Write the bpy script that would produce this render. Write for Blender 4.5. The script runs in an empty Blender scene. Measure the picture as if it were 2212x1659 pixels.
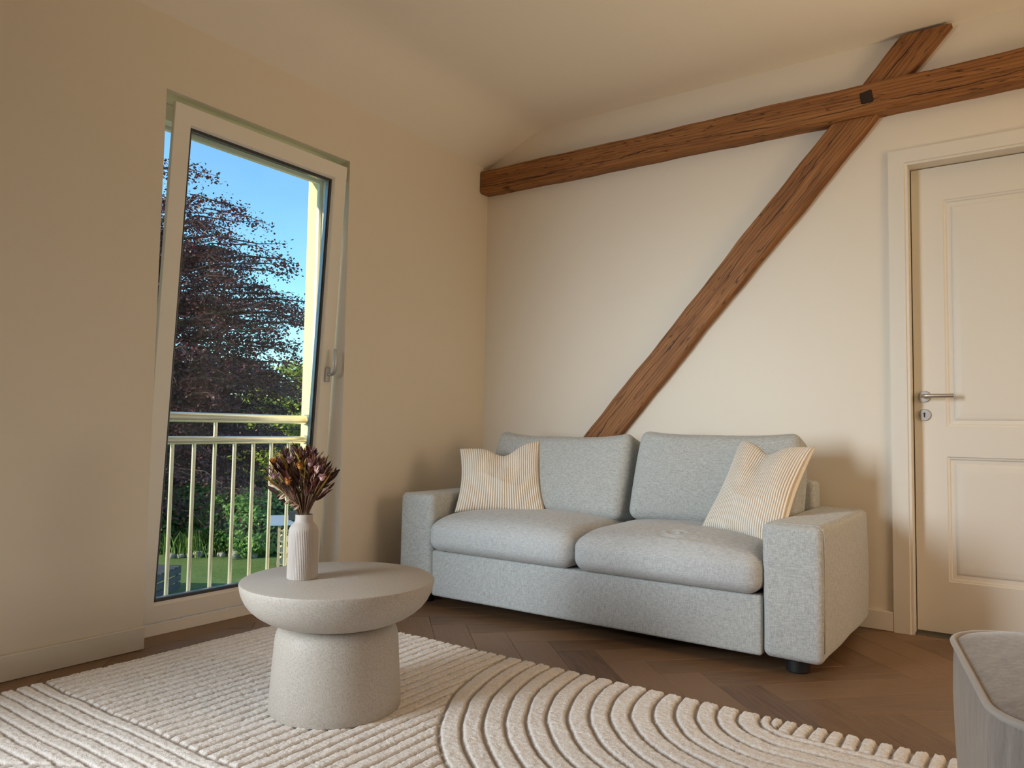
import bpy, bmesh, math, random
import numpy as np
from mathutils import Vector, Matrix

random.seed(7)
rng = np.random.default_rng(7)
SC = bpy.context.scene
COL = SC.collection
PI = math.pi

# ------------------------------------------------------------------ camera
cam_d = bpy.data.cameras.new('camera')
cam = bpy.data.objects.new('camera', cam_d)
COL.objects.link(cam)
CAM = Vector((2.7057, -3.5706, 0.8245))
YAW, PITCH, ROLL, FPX = 0.6114, 0.0594, 0.0164, 1626.6
fw = Vector((-math.sin(YAW) * math.cos(PITCH), math.cos(YAW) * math.cos(PITCH), math.sin(PITCH)))
rt = fw.cross(Vector((0, 0, 1))).normalized()
up = rt.cross(fw)
r2 = rt * math.cos(ROLL) + up * math.sin(ROLL)
u2 = -rt * math.sin(ROLL) + up * math.cos(ROLL)
cam.matrix_world = Matrix(((r2.x, u2.x, -fw.x, CAM.x), (r2.y, u2.y, -fw.y, CAM.y),
                           (r2.z, u2.z, -fw.z, CAM.z), (0, 0, 0, 1)))
cam_d.sensor_width = 36.0
cam_d.lens = FPX / 2212 * 36.0
cam_d.clip_start = 0.02
cam_d.clip_end = 300
SC.camera = cam

# ------------------------------------------------------------------ sky, sun, area lamps, exposure
world = bpy.data.worlds.new('world')
SC.world = world
world.use_nodes = True
wn = world.node_tree
wn.nodes.clear()
sky = wn.nodes.new('ShaderNodeTexSky')
sky.sky_type = 'NISHITA'
sky.sun_disc = False
sky.sun_elevation = math.radians(24)
sky.sun_rotation = math.radians(200)
sky.altitude = 100
sky.air_density = 1.0
sky.dust_density = 0.0
sky.ozone_density = 2.0
wbg = wn.nodes.new('ShaderNodeBackground')
wbg.inputs['Strength'].default_value = 0.28
wout = wn.nodes.new('ShaderNodeOutputWorld')
wtint = wn.nodes.new('ShaderNodeMix')
wtint.data_type = 'RGBA'
wtint.blend_type = 'MULTIPLY'
wtint.inputs[0].default_value = 1.0
wtint.inputs[7].default_value = (0.72, 1.02, 1.10, 1)
wn.links.new(sky.outputs[0], wtint.inputs[6])
wn.links.new(wtint.outputs[2], wbg.inputs['Color'])
wn.links.new(wbg.outputs[0], wout.inputs['Surface'])

def lamp(name, kind, energy, color, loc, direction, **kw):
    d = bpy.data.lights.new(name, kind)
    d.energy = energy
    d.color = color
    for k, v in kw.items():
        setattr(d, k, v)
    o = bpy.data.objects.new(name, d)
    COL.objects.link(o)
    o.location = loc
    o.rotation_euler = Vector(direction).to_track_quat('-Z', 'Y').to_euler()
    return o

lamp('sun', 'SUN', 7.5, (1.0, 0.86, 0.55), (-10, -30, 12), (0.335, 0.88, -0.40), angle=math.radians(0.6))
# area lamps added at the two unseen windows, standing in for daylight
KEY = Vector((0.02, -4.30, 1.30))
lamp('daylight_left_window', 'AREA', 19.5, (0.82, 0.92, 1.0), KEY, Vector((1.45, 0.0, 0.55)) - KEY,
     shape='RECTANGLE', size=1.1, size_y=1.6, spread=math.radians(52))
lamp('fill_left_window', 'AREA', 34, (0.92, 0.95, 1.0), (0.03, -4.1, 1.12), (1.0, 0.20, -0.95),
     shape='RECTANGLE', size=1.3, size_y=1.9, spread=math.radians(112))  # added soft fill, tipped down to brighten rug and floor
lamp('daylight_right_window', 'AREA', 13.5, (1.0, 0.64, 0.32), (4.55, -1.10, 1.1), (-1.0, 0.30, -0.30),
     shape='RECTANGLE', size=1.2, size_y=1.7, spread=math.radians(105))
lamp('ceiling_uplight', 'AREA', 21, (1.0, 0.76, 0.48), (4.50, -1.60, 0.9), (-0.72, 0.05, 1.0),
     shape='RECTANGLE', size=1.2, size_y=1.3, spread=math.radians(86))  # added warm uplight that brightens the ceiling

vs = SC.view_settings
vs.view_transform = 'Standard'
vs.look = 'None'
vs.gamma = 1.0
vs.exposure = 0.0
vs.use_curve_mapping = False
SC.cycles.max_bounces = 12
SC.cycles.diffuse_bounces = 6
SC.cycles.transparent_max_bounces = 16

# ------------------------------------------------------------------ material helpers
def mat(name, color, rough=0.6, metal=0.0, spec=0.5, sheen=0.0):
    m = bpy.data.materials.new(name)
    m.use_nodes = True
    b = m.node_tree.nodes['Principled BSDF']
    b.inputs['Base Color'].default_value = (*color, 1)
    b.inputs['Roughness'].default_value = rough
    b.inputs['Metallic'].default_value = metal
    b.inputs['Specular IOR Level'].default_value = spec
    if sheen:
        b.inputs['Sheen Weight'].default_value = sheen
        b.inputs['Sheen Roughness'].default_value = 0.4
    return m

class NT:
    def __init__(s, m):
        s.t = m.node_tree
        s.b = s.t.nodes['Principled BSDF']
    def n(s, typ, **kw):
        n = s.t.nodes.new(typ)
        for k, v in kw.items():
            if k[0] == '_':
                setattr(n, k[1:], v)
            else:
                n.inputs[k.replace('_', ' ')].default_value = v
        return n
    def l(s, a, b):
        s.t.links.new(a, b)
    def coord(s, kind='Object', scale=(1, 1, 1), rot=(0, 0, 0)):
        c = s.n('ShaderNodeTexCoord')
        mp = s.n('ShaderNodeMapping')
        mp.inputs['Scale'].default_value = scale
        mp.inputs['Rotation'].default_value = rot
        s.l(c.outputs[kind], mp.inputs['Vector'])
        return mp.outputs[0]
    def noise(s, vec, scale, detail=3, rough=0.5, dist=0.0):
        n = s.n('ShaderNodeTexNoise')
        n.inputs['Scale'].default_value = scale
        n.inputs['Detail'].default_value = detail
        n.inputs['Roughness'].default_value = rough
        n.inputs['Distortion'].default_value = dist
        s.l(vec, n.inputs['Vector'])
        return n.outputs['Fac']
    def ramp(s, fac, stops):
        r = s.n('ShaderNodeValToRGB')
        e = r.color_ramp.elements
        while len(e) < len(stops):
            e.new(0.5)
        for i, (p, c) in enumerate(stops):
            e[i].position = p
            e[i].color = (*c, 1) if len(c) == 3 else c
        s.l(fac, r.inputs['Fac'])
        return r.outputs['Color']
    def mix(s, fac, a, b, mode='MIX'):
        m = s.n('ShaderNodeMix')
        m.data_type = 'RGBA'
        m.blend_type = mode
        for sock, v in ((m.inputs[0], fac), (m.inputs[6], a), (m.inputs[7], b)):
            if hasattr(v, 'is_output'):
                s.l(v, sock)
            elif isinstance(v, (int, float)):
                sock.default_value = v
            else:
                sock.default_value = (*v, 1)
        return m.outputs[2]
    def bump(s, h, strength=0.3, dist=0.002):
        b = s.n('ShaderNodeBump')
        b.inputs['Strength'].default_value = strength
        b.inputs['Distance'].default_value = dist
        s.l(h, b.inputs['Height'])
        s.l(b.outputs[0], s.b.inputs['Normal'])
    def color(s, c):
        s.l(c, s.b.inputs['Base Color'])

M = {}

def paint(name, col, rough=0.7, bump=0.06):
    m = mat(name, col, rough, spec=0.25)
    t = NT(m)
    v = t.coord('Object')
    t.bump(t.noise(v, 160, 3), bump, 0.001)
    M[name] = m
    return m

paint('wall_paint', (0.73, 0.668, 0.568))
paint('warm_bounce_paint', (0.52, 0.37, 0.22))  # made-up colour of the unseen walls, to bounce warm light
paint('ceiling_paint', (0.82, 0.765, 0.67))
paint('white_lacquer', (0.70, 0.662, 0.59), 0.38, 0.02)
paint('pvc_white', (0.80, 0.775, 0.72), 0.35, 0.0)
paint('facade', (0.74, 0.64, 0.40), 0.85, 0.4)
M['gasket'] = mat('gasket', (0.035, 0.04, 0.05), 0.6)
M['spacer'] = mat('spacer', (0.22, 0.25, 0.29), 0.35, 0.6)
M['steel'] = mat('steel', (0.56, 0.52, 0.47), 0.28, 1.0)
M['black'] = mat('black', (0.006, 0.006, 0.006), 0.6)
M['silver_plastic'] = mat('silver_plastic', (0.46, 0.46, 0.45), 0.32, 0.55)

m = mat('rail_metal', (0.80, 0.76, 0.66), 0.32, 0.75)
M['rail_metal'] = m

# glass: transparent with a Fresnel reflection
m = bpy.data.materials.new('glass')
m.use_nodes = True
nt = m.node_tree
nt.nodes.clear()
tr = nt.nodes.new('ShaderNodeBsdfTransparent')
tr.inputs[0].default_value = (0.975, 0.985, 0.98, 1)
gl = nt.nodes.new('ShaderNodeBsdfGlossy')
gl.inputs['Roughness'].default_value = 0.0
fr = nt.nodes.new('ShaderNodeFresnel')
fr.inputs[0].default_value = 1.22
mx = nt.nodes.new('ShaderNodeMixShader')
oo = nt.nodes.new('ShaderNodeOutputMaterial')
nt.links.new(fr.outputs[0], mx.inputs[0])
nt.links.new(tr.outputs[0], mx.inputs[1])
nt.links.new(gl.outputs[0], mx.inputs[2])
nt.links.new(mx.outputs[0], oo.inputs['Surface'])
M['glass'] = m

# wood of the old beams: grain along the local X axis
def beam_mat(name, dark, mid, light, line=0.0):
    m = mat(name, mid, 0.62, spec=0.3)
    t = NT(m)
    v = t.coord('Object', (1.0, 9, 9))
    n1 = t.noise(v, 2.2, 6, 0.62, 0.6)
    c1 = t.ramp(n1, [(0.30, dark), (0.5, mid), (0.72, light)])
    w = t.n('ShaderNodeTexWave')
    w.wave_type = 'BANDS'
    w.bands_direction = 'Z'
    w.inputs['Scale'].default_value = 5.0
    w.inputs['Distortion'].default_value = 9.0
    w.inputs['Detail'].default_value = 3.0
    w.inputs['Detail Scale'].default_value = 0.5
    t.l(t.coord('Object', (0.55, 4, 4)), w.inputs['Vector'])
    c2 = t.mix(0.28, c1, t.ramp(w.outputs['Fac'], [(0.1, dark), (0.6, light)]))
    f = t.noise(t.coord('Object', (3, 90, 90)), 2.5, 4, 0.7)
    c3 = t.mix(t.ramp(f, [(0.45, (0.0,) * 3), (0.75, (0.5,) * 3)]), c2, dark)
    k = t.noise(t.coord('Object', (0.8, 7, 16)), 3.1, 2, 0.5)
    crack = t.ramp(k, [(0.485, (0, 0, 0)), (0.497, (0.8,) * 3), (0.503, (0.8,) * 3), (0.515, (0, 0, 0))])
    c4 = t.mix(crack, c3, tuple(x * 0.25 for x in dark))
    # one long drying check wandering along the middle of the timber
    sep = t.n('ShaderNodeSeparateXYZ')
    tcc = t.n('ShaderNodeTexCoord')
    t.l(tcc.outputs['Object'], sep.inputs[0])
    wander = t.noise(t.coord('Object', (1.3, 0.2, 0.2)), 1.0, 4, 0.6)
    mm = t.n('ShaderNodeMath')
    mm.operation = 'MULTIPLY_ADD'
    mm.inputs[1].default_value = 0.11
    mm.inputs[2].default_value = line - 0.055
    t.l(wander, mm.inputs[0])
    df = t.n('ShaderNodeMath')
    df.operation = 'SUBTRACT'
    t.l(sep.outputs['Z'], df.inputs[0])
    t.l(mm.outputs[0], df.inputs[1])
    ab = t.n('ShaderNodeMath')
    ab.operation = 'ABSOLUTE'
    t.l(df.outputs[0], ab.inputs[0])
    thick = t.noise(t.coord('Object', (2.1, 0.2, 0.2)), 1.7, 2)
    lim = t.n('ShaderNodeMath')
    lim.operation = 'MULTIPLY_ADD'
    lim.inputs[1].default_value = 0.012
    lim.inputs[2].default_value = -0.0045
    t.l(thick, lim.inputs[0])
    lt = t.n('ShaderNodeMath')
    lt.operation = 'LESS_THAN'
    t.l(ab.outputs[0], lt.inputs[0])
    t.l(lim.outputs[0], lt.inputs[1])
    c5 = t.mix(lt.outputs[0], c4, tuple(x * 0.3 for x in dark))
    # knots
    vo = t.n('ShaderNodeTexVoronoi')
    vo.inputs['Scale'].default_value = 1.0
    t.l(t.coord('Object', (2.6, 0.4, 9.0)), vo.inputs['Vector'])
    c6 = t.mix(t.ramp(vo.outputs['Distance'], [(0.05, (0.85,) * 3), (0.11, (0,) * 3)]), c5, tuple(x * 0.35 for x in dark))
    t.color(c6)
    t.bump(t.mix(0.5, f, n1), 0.5, 0.003)
    M[name] = m
beam_mat('beam_wood', (0.125, 0.048, 0.015), (0.265, 0.106, 0.030), (0.375, 0.172, 0.058), -0.03)
beam_mat('brace_wood', (0.13, 0.052, 0.017), (0.26, 0.104, 0.031), (0.37, 0.170, 0.060), 0.008)
M['peg_wood'] = mat('peg_wood', (0.022, 0.010, 0.006), 0.8)

# oak plank, grain along local X, tint per plank
m = mat('oak_plank', (0.2, 0.12, 0.06), 0.42, spec=0.4)
t = NT(m)
oi = t.n('ShaderNodeObjectInfo')
off = t.n('ShaderNodeVectorMath')
off.operation = 'MULTIPLY_ADD'
tc = t.n('ShaderNodeTexCoord')
off.inputs[1].default_value = (1, 1, 1)
t.l(tc.outputs['Object'], off.inputs[0])
cmb = t.n('ShaderNodeCombineXYZ')
mul = t.n('ShaderNodeMath')
mul.operation = 'MULTIPLY'
mul.inputs[1].default_value = 37.0
t.l(oi.outputs['Random'], mul.inputs[0])
t.l(mul.outputs[0], cmb.inputs[0])
t.l(mul.outputs[0], cmb.inputs[2])
t.l(cmb.outputs[0], off.inputs[2])
def mapped(scale):
    mp = t.n('ShaderNodeMapping')
    mp.inputs['Scale'].default_value = scale
    t.l(off.outputs[0], mp.inputs['Vector'])
    return mp.outputs[0]
g1 = t.noise(mapped((2.2, 22, 1)), 3.0, 5, 0.6, 0.8)
g2 = t.noise(mapped((6, 160, 1)), 2.0, 3, 0.6)
base = t.ramp(oi.outputs['Random'], [(0.0, (0.10, 0.053, 0.026)), (0.5, (0.16, 0.089, 0.044)), (1.0, (0.235, 0.138, 0.072))])
c1 = t.mix(t.ramp(g1, [(0.32, (0,) * 3), (0.7, (0.75,) * 3)]), base, (0.24, 0.14, 0.073))
c2 = t.mix(t.ramp(g2, [(0.5, (0,) * 3), (0.8, (0.45,) * 3)]), c1, (0.085, 0.047, 0.026))
t.color(c2)
t.bump(g2, 0.15, 0.001)
M['oak_plank'] = m
M['subfloor'] = mat('subfloor', (0.03, 0.018, 0.01), 0.9)

# sofa fabric: melange weave
def weave(name, dark, light, sc=1.0, bump=0.35):
    m = mat(name, light, 0.92, spec=0.15, sheen=0.15)
    t = NT(m)
    a = t.noise(t.coord('Object', (60 * sc, 60 * sc, 420 * sc)), 1.0, 2, 0.6)
    b = t.noise(t.coord('Object', (420 * sc, 300 * sc, 60 * sc)), 1.0, 2, 0.6)
    s = t.mix(0.5, a, b)
    t.color(t.ramp(s, [(0.36, dark), (0.62, light)]))
    t.bump(s, bump, 0.002)
    M[name] = m
weave('sofa_fabric', (0.33, 0.338, 0.325), (0.55, 0.555, 0.535))
weave('seat_fabric', (0.36, 0.365, 0.358), (0.54, 0.545, 0.54), 1.0, 0.25)
weave('shaded_fabric', (0.29, 0.297, 0.282), (0.48, 0.485, 0.46))  # same cloth as the sofa, shade put into a darker colour

# corduroy scatter cushions (stripes in UV space)
m = mat('corduroy', (0.7, 0.62, 0.5), 0.85, spec=0.15, sheen=0.35)
t = NT(m)
wv = t.n('ShaderNodeTexWave')
wv.wave_type = 'BANDS'
wv.bands_direction = 'X'
wv.wave_profile = 'SIN'
wv.inputs['Scale'].default_value = 11.5
wv.inputs['Distortion'].default_value = 0.35
wv.inputs['Detail Scale'].default_value = 2.0
t.l(t.coord('UV'), wv.inputs['Vector'])
wob = t.noise(t.coord('UV', (3, 3, 3)), 2.0, 3)
cA = t.ramp(wv.outputs['Fac'], [(0.18, (0.56, 0.46, 0.34)), (0.5, (0.92, 0.86, 0.76))])
t.color(t.mix(t.ramp(wob, [(0.5, (0,) * 3), (0.9, (0.4,) * 3)]), cA, (0.90, 0.85, 0.77)))
t.bump(wv.outputs['Fac'], 0.9, 0.004)
M['corduroy'] = m

# table: fine sandy stone
m = mat('sandstone', (0.62, 0.55, 0.45), 0.55, spec=0.35)
t = NT(m)
v = t.coord('Object')
f1 = t.noise(v, 260, 2, 0.6)
f2 = t.noise(v, 9, 4)
cc = t.ramp(f1, [(0.33, (0.35, 0.31, 0.262)), (0.5, (0.43, 0.39, 0.337)), (0.7, (0.49, 0.45, 0.398))])
t.color(t.mix(t.ramp(f2, [(0.4, (0,) * 3), (0.8, (0.35,) * 3)]), cc, (0.45, 0.41, 0.36)))
t.bump(f1, 0.2, 0.0008)
M['sandstone'] = m
M['vase_ceramic'] = mat('vase_ceramic', (0.44, 0.39, 0.35), 0.55, spec=0.3)

# velvet pouf
m = mat('velvet', (0.42, 0.37, 0.33), 0.7, spec=0.2, sheen=0.6)
t = NT(m)
a = t.noise(t.coord('Object', (26, 26, 5)), 3.0, 5, 0.65, 0.6)
b = t.noise(t.coord('Object', (7, 7, 3)), 2.0, 4, 0.6, 1.0)
c1 = t.ramp(a, [(0.3, (0.22, 0.188, 0.168)), (0.55, (0.31, 0.272, 0.245)), (0.75, (0.42, 0.38, 0.35))])
t.color(t.mix(t.ramp(b, [(0.45, (0,) * 3), (0.75, (0.5,) * 3)]), c1, (0.38, 0.34, 0.31)))
t.bump(a, 0.25, 0.002)
M['velvet'] = m
M['velvet_piping'] = mat('velvet_piping', (0.44, 0.405, 0.37), 0.7, spec=0.2, sheen=0.6)

# rug: pile colour by stored pile height
m = mat('rug_wool', (0.75, 0.67, 0.57), 0.95, spec=0.08, sheen=0.3)
t = NT(m)
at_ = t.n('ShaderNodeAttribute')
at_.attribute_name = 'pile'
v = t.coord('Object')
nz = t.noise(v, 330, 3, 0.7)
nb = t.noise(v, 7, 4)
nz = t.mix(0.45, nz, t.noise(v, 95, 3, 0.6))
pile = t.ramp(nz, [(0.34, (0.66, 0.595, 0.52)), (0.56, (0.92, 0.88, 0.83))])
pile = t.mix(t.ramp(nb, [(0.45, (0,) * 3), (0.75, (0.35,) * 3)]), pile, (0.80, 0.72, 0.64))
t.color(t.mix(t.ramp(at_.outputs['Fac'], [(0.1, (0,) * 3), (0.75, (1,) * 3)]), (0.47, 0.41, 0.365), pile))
t.bump(nz, 0.9, 0.005)
M['rug_wool'] = m

def leafmat(name, stops, rough=0.5, trans=0.25):
    m = mat(name, stops[0], rough, spec=0.3)
    t = NT(m)
    g = t.n('ShaderNodeNewGeometry')
    n = len(stops)
    t.color(t.ramp(g.outputs['Random Per Island'], [(i / max(1, n - 1), c) for i, c in enumerate(stops)]))
    tl = t.n('ShaderNodeBsdfTranslucent')
    tl.inputs[0].default_value = (*[min(1, c * 1.4) for c in stops[-1]], 1)
    mx = t.n('ShaderNodeMixShader')
    mx.inputs[0].default_value = trans
    t.l(t.b.outputs[0], mx.inputs[1])
    t.l(tl.outputs[0], mx.inputs[2])
    t.l(mx.outputs[0], t.t.nodes['Material Output'].inputs['Surface'])
    M[name] = m
leafmat('beech_leaf', [(0.036, 0.018, 0.030), (0.055, 0.027, 0.042), (0.075, 0.032, 0.044), (0.15, 0.045, 0.05)], 0.45, 0.15)
leafmat('hedge_leaf', [(0.07, 0.15, 0.04), (0.11, 0.23, 0.06), (0.18, 0.33, 0.09)])
leafmat('shrub_leaf', [(0.03, 0.06, 0.025), (0.055, 0.11, 0.04), (0.09, 0.17, 0.055)])
leafmat('bright_leaf', [(0.16, 0.26, 0.05), (0.26, 0.36, 0.07), (0.40, 0.45, 0.10)])
leafmat('dark_leaf', [(0.016, 0.026, 0.016), (0.026, 0.042, 0.022), (0.045, 0.065, 0.03)])
leafmat('grass_leaf', [(0.06, 0.13, 0.03), (0.10, 0.19, 0.04), (0.14, 0.24, 0.06)])
M['bark'] = mat('bark', (0.05, 0.04, 0.035), 0.9)
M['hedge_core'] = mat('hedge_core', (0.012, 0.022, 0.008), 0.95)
m = mat('lawn', (0.08, 0.17, 0.04), 0.95, spec=0.1)
t = NT(m)
v = t.coord('Object')
a = t.noise(v, 9, 8, 0.8)
b = t.noise(v, 0.7, 3)
t.color(t.mix(t.ramp(b, [(0.35, (0,) * 3), (0.7, (0.6,) * 3)]),
              t.ramp(a, [(0.3, (0.07, 0.135, 0.042)), (0.7, (0.19, 0.29, 0.09))]), (0.22, 0.29, 0.13)))
t.bump(a, 1.0, 0.05)
M['lawn'] = m
M['stone'] = mat('stone', (0.27, 0.25, 0.23), 0.9)
M['pale_wall'] = mat('pale_wall', (0.66, 0.70, 0.76), 0.8)
M['crate_wood'] = mat('crate_wood', (0.045, 0.052, 0.066), 0.7)
M['rack_wood'] = mat('rack_wood', (0.45, 0.36, 0.25), 0.8)
M['tarp'] = mat('tarp', (0.30, 0.38, 0.52), 0.5)
M['dark_bits'] = mat('dark_bits', (0.03, 0.03, 0.035), 0.6)
M['log_end'] = mat('log_end', (0.58, 0.46, 0.32), 0.85)
M['white_glass'] = mat('white_glass', (0.82, 0.82, 0.82), 0.4)
# dried flowers
M['dry_burgundy'] = mat('dry_burgundy', (0.14, 0.038, 0.030), 0.8)
M['dry_dark'] = mat('dry_dark', (0.055, 0.020, 0.016), 0.85)
M['dry_orange'] = mat('dry_orange', (0.48, 0.19, 0.04), 0.85)
M['dry_ochre'] = mat('dry_ochre', (0.40, 0.28, 0.06), 0.85)
M['dry_pink'] = mat('dry_pink', (0.55, 0.33, 0.32), 0.9)
M['dry_mauve'] = mat('dry_mauve', (0.30, 0.17, 0.18), 0.9)
M['dry_beige'] = mat('dry_beige', (0.55, 0.40, 0.30), 0.85)
M['dry_stem'] = mat('dry_stem', (0.20, 0.13, 0.07), 0.9)

# ------------------------------------------------------------------ mesh helpers
class MB:
    """collects polygons, then links them as one mesh object"""
    def __init__(s):
        s.v, s.f = [], []
    def add(s, vs, fs, T=None):
        o = len(s.v)
        s.v.extend([tuple(T(Vector(p))) if T else tuple(p) for p in vs])
        s.f.extend([tuple(i + o for i in f) for f in fs])
        return s
    def box(s, x0, x1, y0, y1, z0, z1, T=None):
        vs = [(x, y, z) for x in (x0, x1) for y in (y0, y1) for z in (z0, z1)]
        fs = [(0, 1, 3, 2), (4, 6, 7, 5), (0, 4, 5, 1), (2, 3, 7, 6), (0, 2, 6, 4), (1, 5, 7, 3)]
        return s.add(vs, fs, T)
    def tube(s, pts, rad, n=8, caps=True, flat=1.0):
        pts = [Vector(p) for p in pts]
        if not hasattr(rad, '__len__'):
            rad = [rad] * len(pts)
        vs, fs = [], []
        pu = None
        for i, p in enumerate(pts):
            d = (pts[min(i + 1, len(pts) - 1)] - pts[max(i - 1, 0)]).normalized()
            if pu is None:
                a = Vector((0, 0, 1)) if abs(d.z) < 0.9 else Vector((1, 0, 0))
                pu = d.cross(a).normalized()
            pu = (pu - d * pu.dot(d)).normalized()
            w = d.cross(pu)
            for k in range(n):
                a = 2 * PI * k / n
                vs.append(p + pu * math.cos(a) * rad[i] + w * math.sin(a) * rad[i] * flat)
        for i in range(len(pts) - 1):
            for k in range(n):
                fs.append((i * n + k, i * n + (k + 1) % n, (i + 1) * n + (k + 1) % n, (i + 1) * n + k))
        if caps:
            fs.append(tuple(range(n - 1, -1, -1)))
            fs.append(tuple((len(pts) - 1) * n + k for k in range(n)))
        return s.add(vs, fs)
    def loop(s, pts, r, n=8):
        """closed tube"""
        pts = [Vector(p) for p in pts]
        N = len(pts)
        vs, fs = [], []
        for i, p in enumerate(pts):
            d = (pts[(i + 1) % N] - pts[i - 1]).normalized()
            a = Vector((0, 0, 1)) if abs(d.z) < 0.9 else Vector((1, 0, 0))
            u = d.cross(a).normalized()
            w = d.cross(u)
            for k in range(n):
                q = 2 * PI * k / n
                vs.append(p + u * math.cos(q) * r + w * math.sin(q) * r)
        for i in range(N):
            j = (i + 1) % N
            for k in range(n):
                fs.append((i * n + k, i * n + (k + 1) % n, j * n + (k + 1) % n, j * n + k))
        return s.add(vs, fs)
    def lathe(s, prof, n=64, c=(0, 0, 0), rfun=None):
        vs, fs = [], []
        for (r, z) in prof:
            for k in range(n):
                a = 2 * PI * k / n
                rr = r * (rfun(a, z) if rfun else 1)
                vs.append((c[0] + rr * math.cos(a), c[1] + rr * math.sin(a), c[2] + z))
        m_ = len(prof)
        for i in range(m_ - 1):
            for k in range(n):
                fs.append((i * n + k, i * n + (k + 1) % n, (i + 1) * n + (k + 1) % n, (i + 1) * n + k))
        fs.append(tuple(range(n - 1, -1, -1)))
        fs.append(tuple((m_ - 1) * n + k for k in range(n)))
        return s.add(vs, fs)
    def ball(s, c, r, n=8, m_=6, sx=1, sy=1, sz=1):
        vs, fs = [], []
        for i in range(1, m_):
            th = PI * i / m_
            for k in range(n):
                a = 2 * PI * k / n
                vs.append((c[0] + r * sx * math.sin(th) * math.cos(a), c[1] + r * sy * math.sin(th) * math.sin(a), c[2] + r * sz * math.cos(th)))
        t_, b_ = len(vs), len(vs) + 1
        vs += [(c[0], c[1], c[2] + r * sz), (c[0], c[1], c[2] - r * sz)]
        for i in range(m_ - 2):
            for k in range(n):
                fs.append((i * n + k, (i + 1) * n + k, (i + 1) * n + (k + 1) % n, i * n + (k + 1) % n))
        for k in range(n):
            fs.append((t_, k, (k + 1) % n))
            fs.append((b_, (m_ - 2) * n + (k + 1) % n, (m_ - 2) * n + k))
        return s.add(vs, fs)
    def build(s, name, material, parent=None, smooth=False, bevel=0, seg=2):
        me = bpy.data.meshes.new(name)
        me.from_pydata(s.v, [], s.f)
        me.update()
        bm = bmesh.new()
        bm.from_mesh(me)
        bmesh.ops.recalc_face_normals(bm, faces=bm.faces)
        if bevel:
            es = [e for e in bm.edges if len(e.link_faces) == 2 and e.calc_face_angle(0) > 0.6]
            bmesh.ops.bevel(bm, geom=es, offset=bevel, segments=seg, affect='EDGES', profile=0.5)
        bm.to_mesh(me)
        bm.free()
        if smooth:
            me.polygons.foreach_set('use_smooth', [True] * len(me.polygons))
            if smooth != 'all':
                try:
                    me.set_sharp_from_angle(angle=math.radians(40))
                except Exception:
                    pass
        o = bpy.data.objects.new(name, me)
        COL.objects.link(o)
        me.materials.append(M[material])
        if parent:
            o.parent = parent
            o.matrix_parent_inverse = Matrix.Translation(parent.location).inverted() if parent.type == 'EMPTY' else Matrix()
        return o

def empty(name, loc=(0, 0, 0)):
    o = bpy.data.objects.new(name, None)
    o.empty_display_size = 0.1
    COL.objects.link(o)
    o.location = loc
    return o

def tag(o, label=None, cat=None, group=None, kind=None):
    if label: o['label'] = label
    if cat: o['category'] = cat
    if group: o['group'] = group
    if kind: o['kind'] = kind
    return o

def thing(name, label, cat, loc=(0, 0, 0), group=None):
    return tag(empty(name, loc), label, cat, group)

def soft_box(hx, hy, hz, r, n=(10, 8, 8), nc=4, shape=None):
    """rounded box centred on the origin, verts/faces; shape(p)->p deforms it"""
    def axis(h, k):
        e = h - r
        cs = [-(e + r * math.tan(PI / 4 * (1 - i / nc))) for i in range(nc)]
        mid = [-e + 2 * e * i / k for i in range(k + 1)]
        return cs + mid + [-c for c in reversed(cs)]
    ax = [axis(hx, n[0]), axis(hy, n[1]), axis(hz, n[2])]
    H = (hx, hy, hz)
    idx, vs, fs = {}, [], []
    def vid(q):
        key = tuple(round(c, 6) for c in q)
        if key not in idx:
            c = [max(-(H[i] - r), min(H[i] - r, q[i])) for i in range(3)]
            d = Vector([q[i] - c[i] for i in range(3)])
            p = Vector(c) + (d.normalized() * r if d.length > 1e-9 else d)
            if shape:
                p = Vector(shape(p))
            idx[key] = len(vs)
            vs.append(p)
        return idx[key]
    for a in range(3):
        b, c = [(1, 2), (2, 0), (0, 1)][a]
        for sgn in (-1, 1):
            for i in range(len(ax[b]) - 1):
                for j in range(len(ax[c]) - 1):
                    quad = []
                    for (ii, jj) in ((i, j), (i + 1, j), (i + 1, j + 1), (i, j + 1)):
                        q = [0, 0, 0]
                        q[a] = sgn * H[a]
                        q[b] = ax[b][ii]
                        q[c] = ax[c][jj]
                        quad.append(vid(q))
                    fs.append(tuple(quad if sgn > 0 else reversed(quad)))
    return vs, fs

def vnoise(x, y, seed=0):
    """smooth value noise, numpy"""
    g = np.random.default_rng(seed).random((256, 256))
    xi, yi = np.floor(x).astype(int), np.floor(y).astype(int)
    fx, fy = x - xi, y - yi
    fx, fy = fx * fx * (3 - 2 * fx), fy * fy * (3 - 2 * fy)
    a, b = g[xi % 256, yi % 256], g[(xi + 1) % 256, yi % 256]
    c, d = g[xi % 256, (yi + 1) % 256], g[(xi + 1) % 256, (yi + 1) % 256]
    return (a * (1 - fx) + b * fx) * (1 - fy) + (c * (1 - fx) + d * fx) * fy - 0.5

def sn(p, s, seed):
    """scalar noise of a 3D point, cheap sum of sines"""
    x, y, z = p[0] * s + seed * 1.7, p[1] * s + seed * 3.1, p[2] * s + seed * 5.3
    return (math.sin(x * 1.3 + math.sin(y * 1.1 + z)) + math.sin(y * 1.7 + math.sin(z * 0.9 + x * 0.7)) + math.sin(z * 1.5 + math.sin(x * 1.2))) / 3

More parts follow.
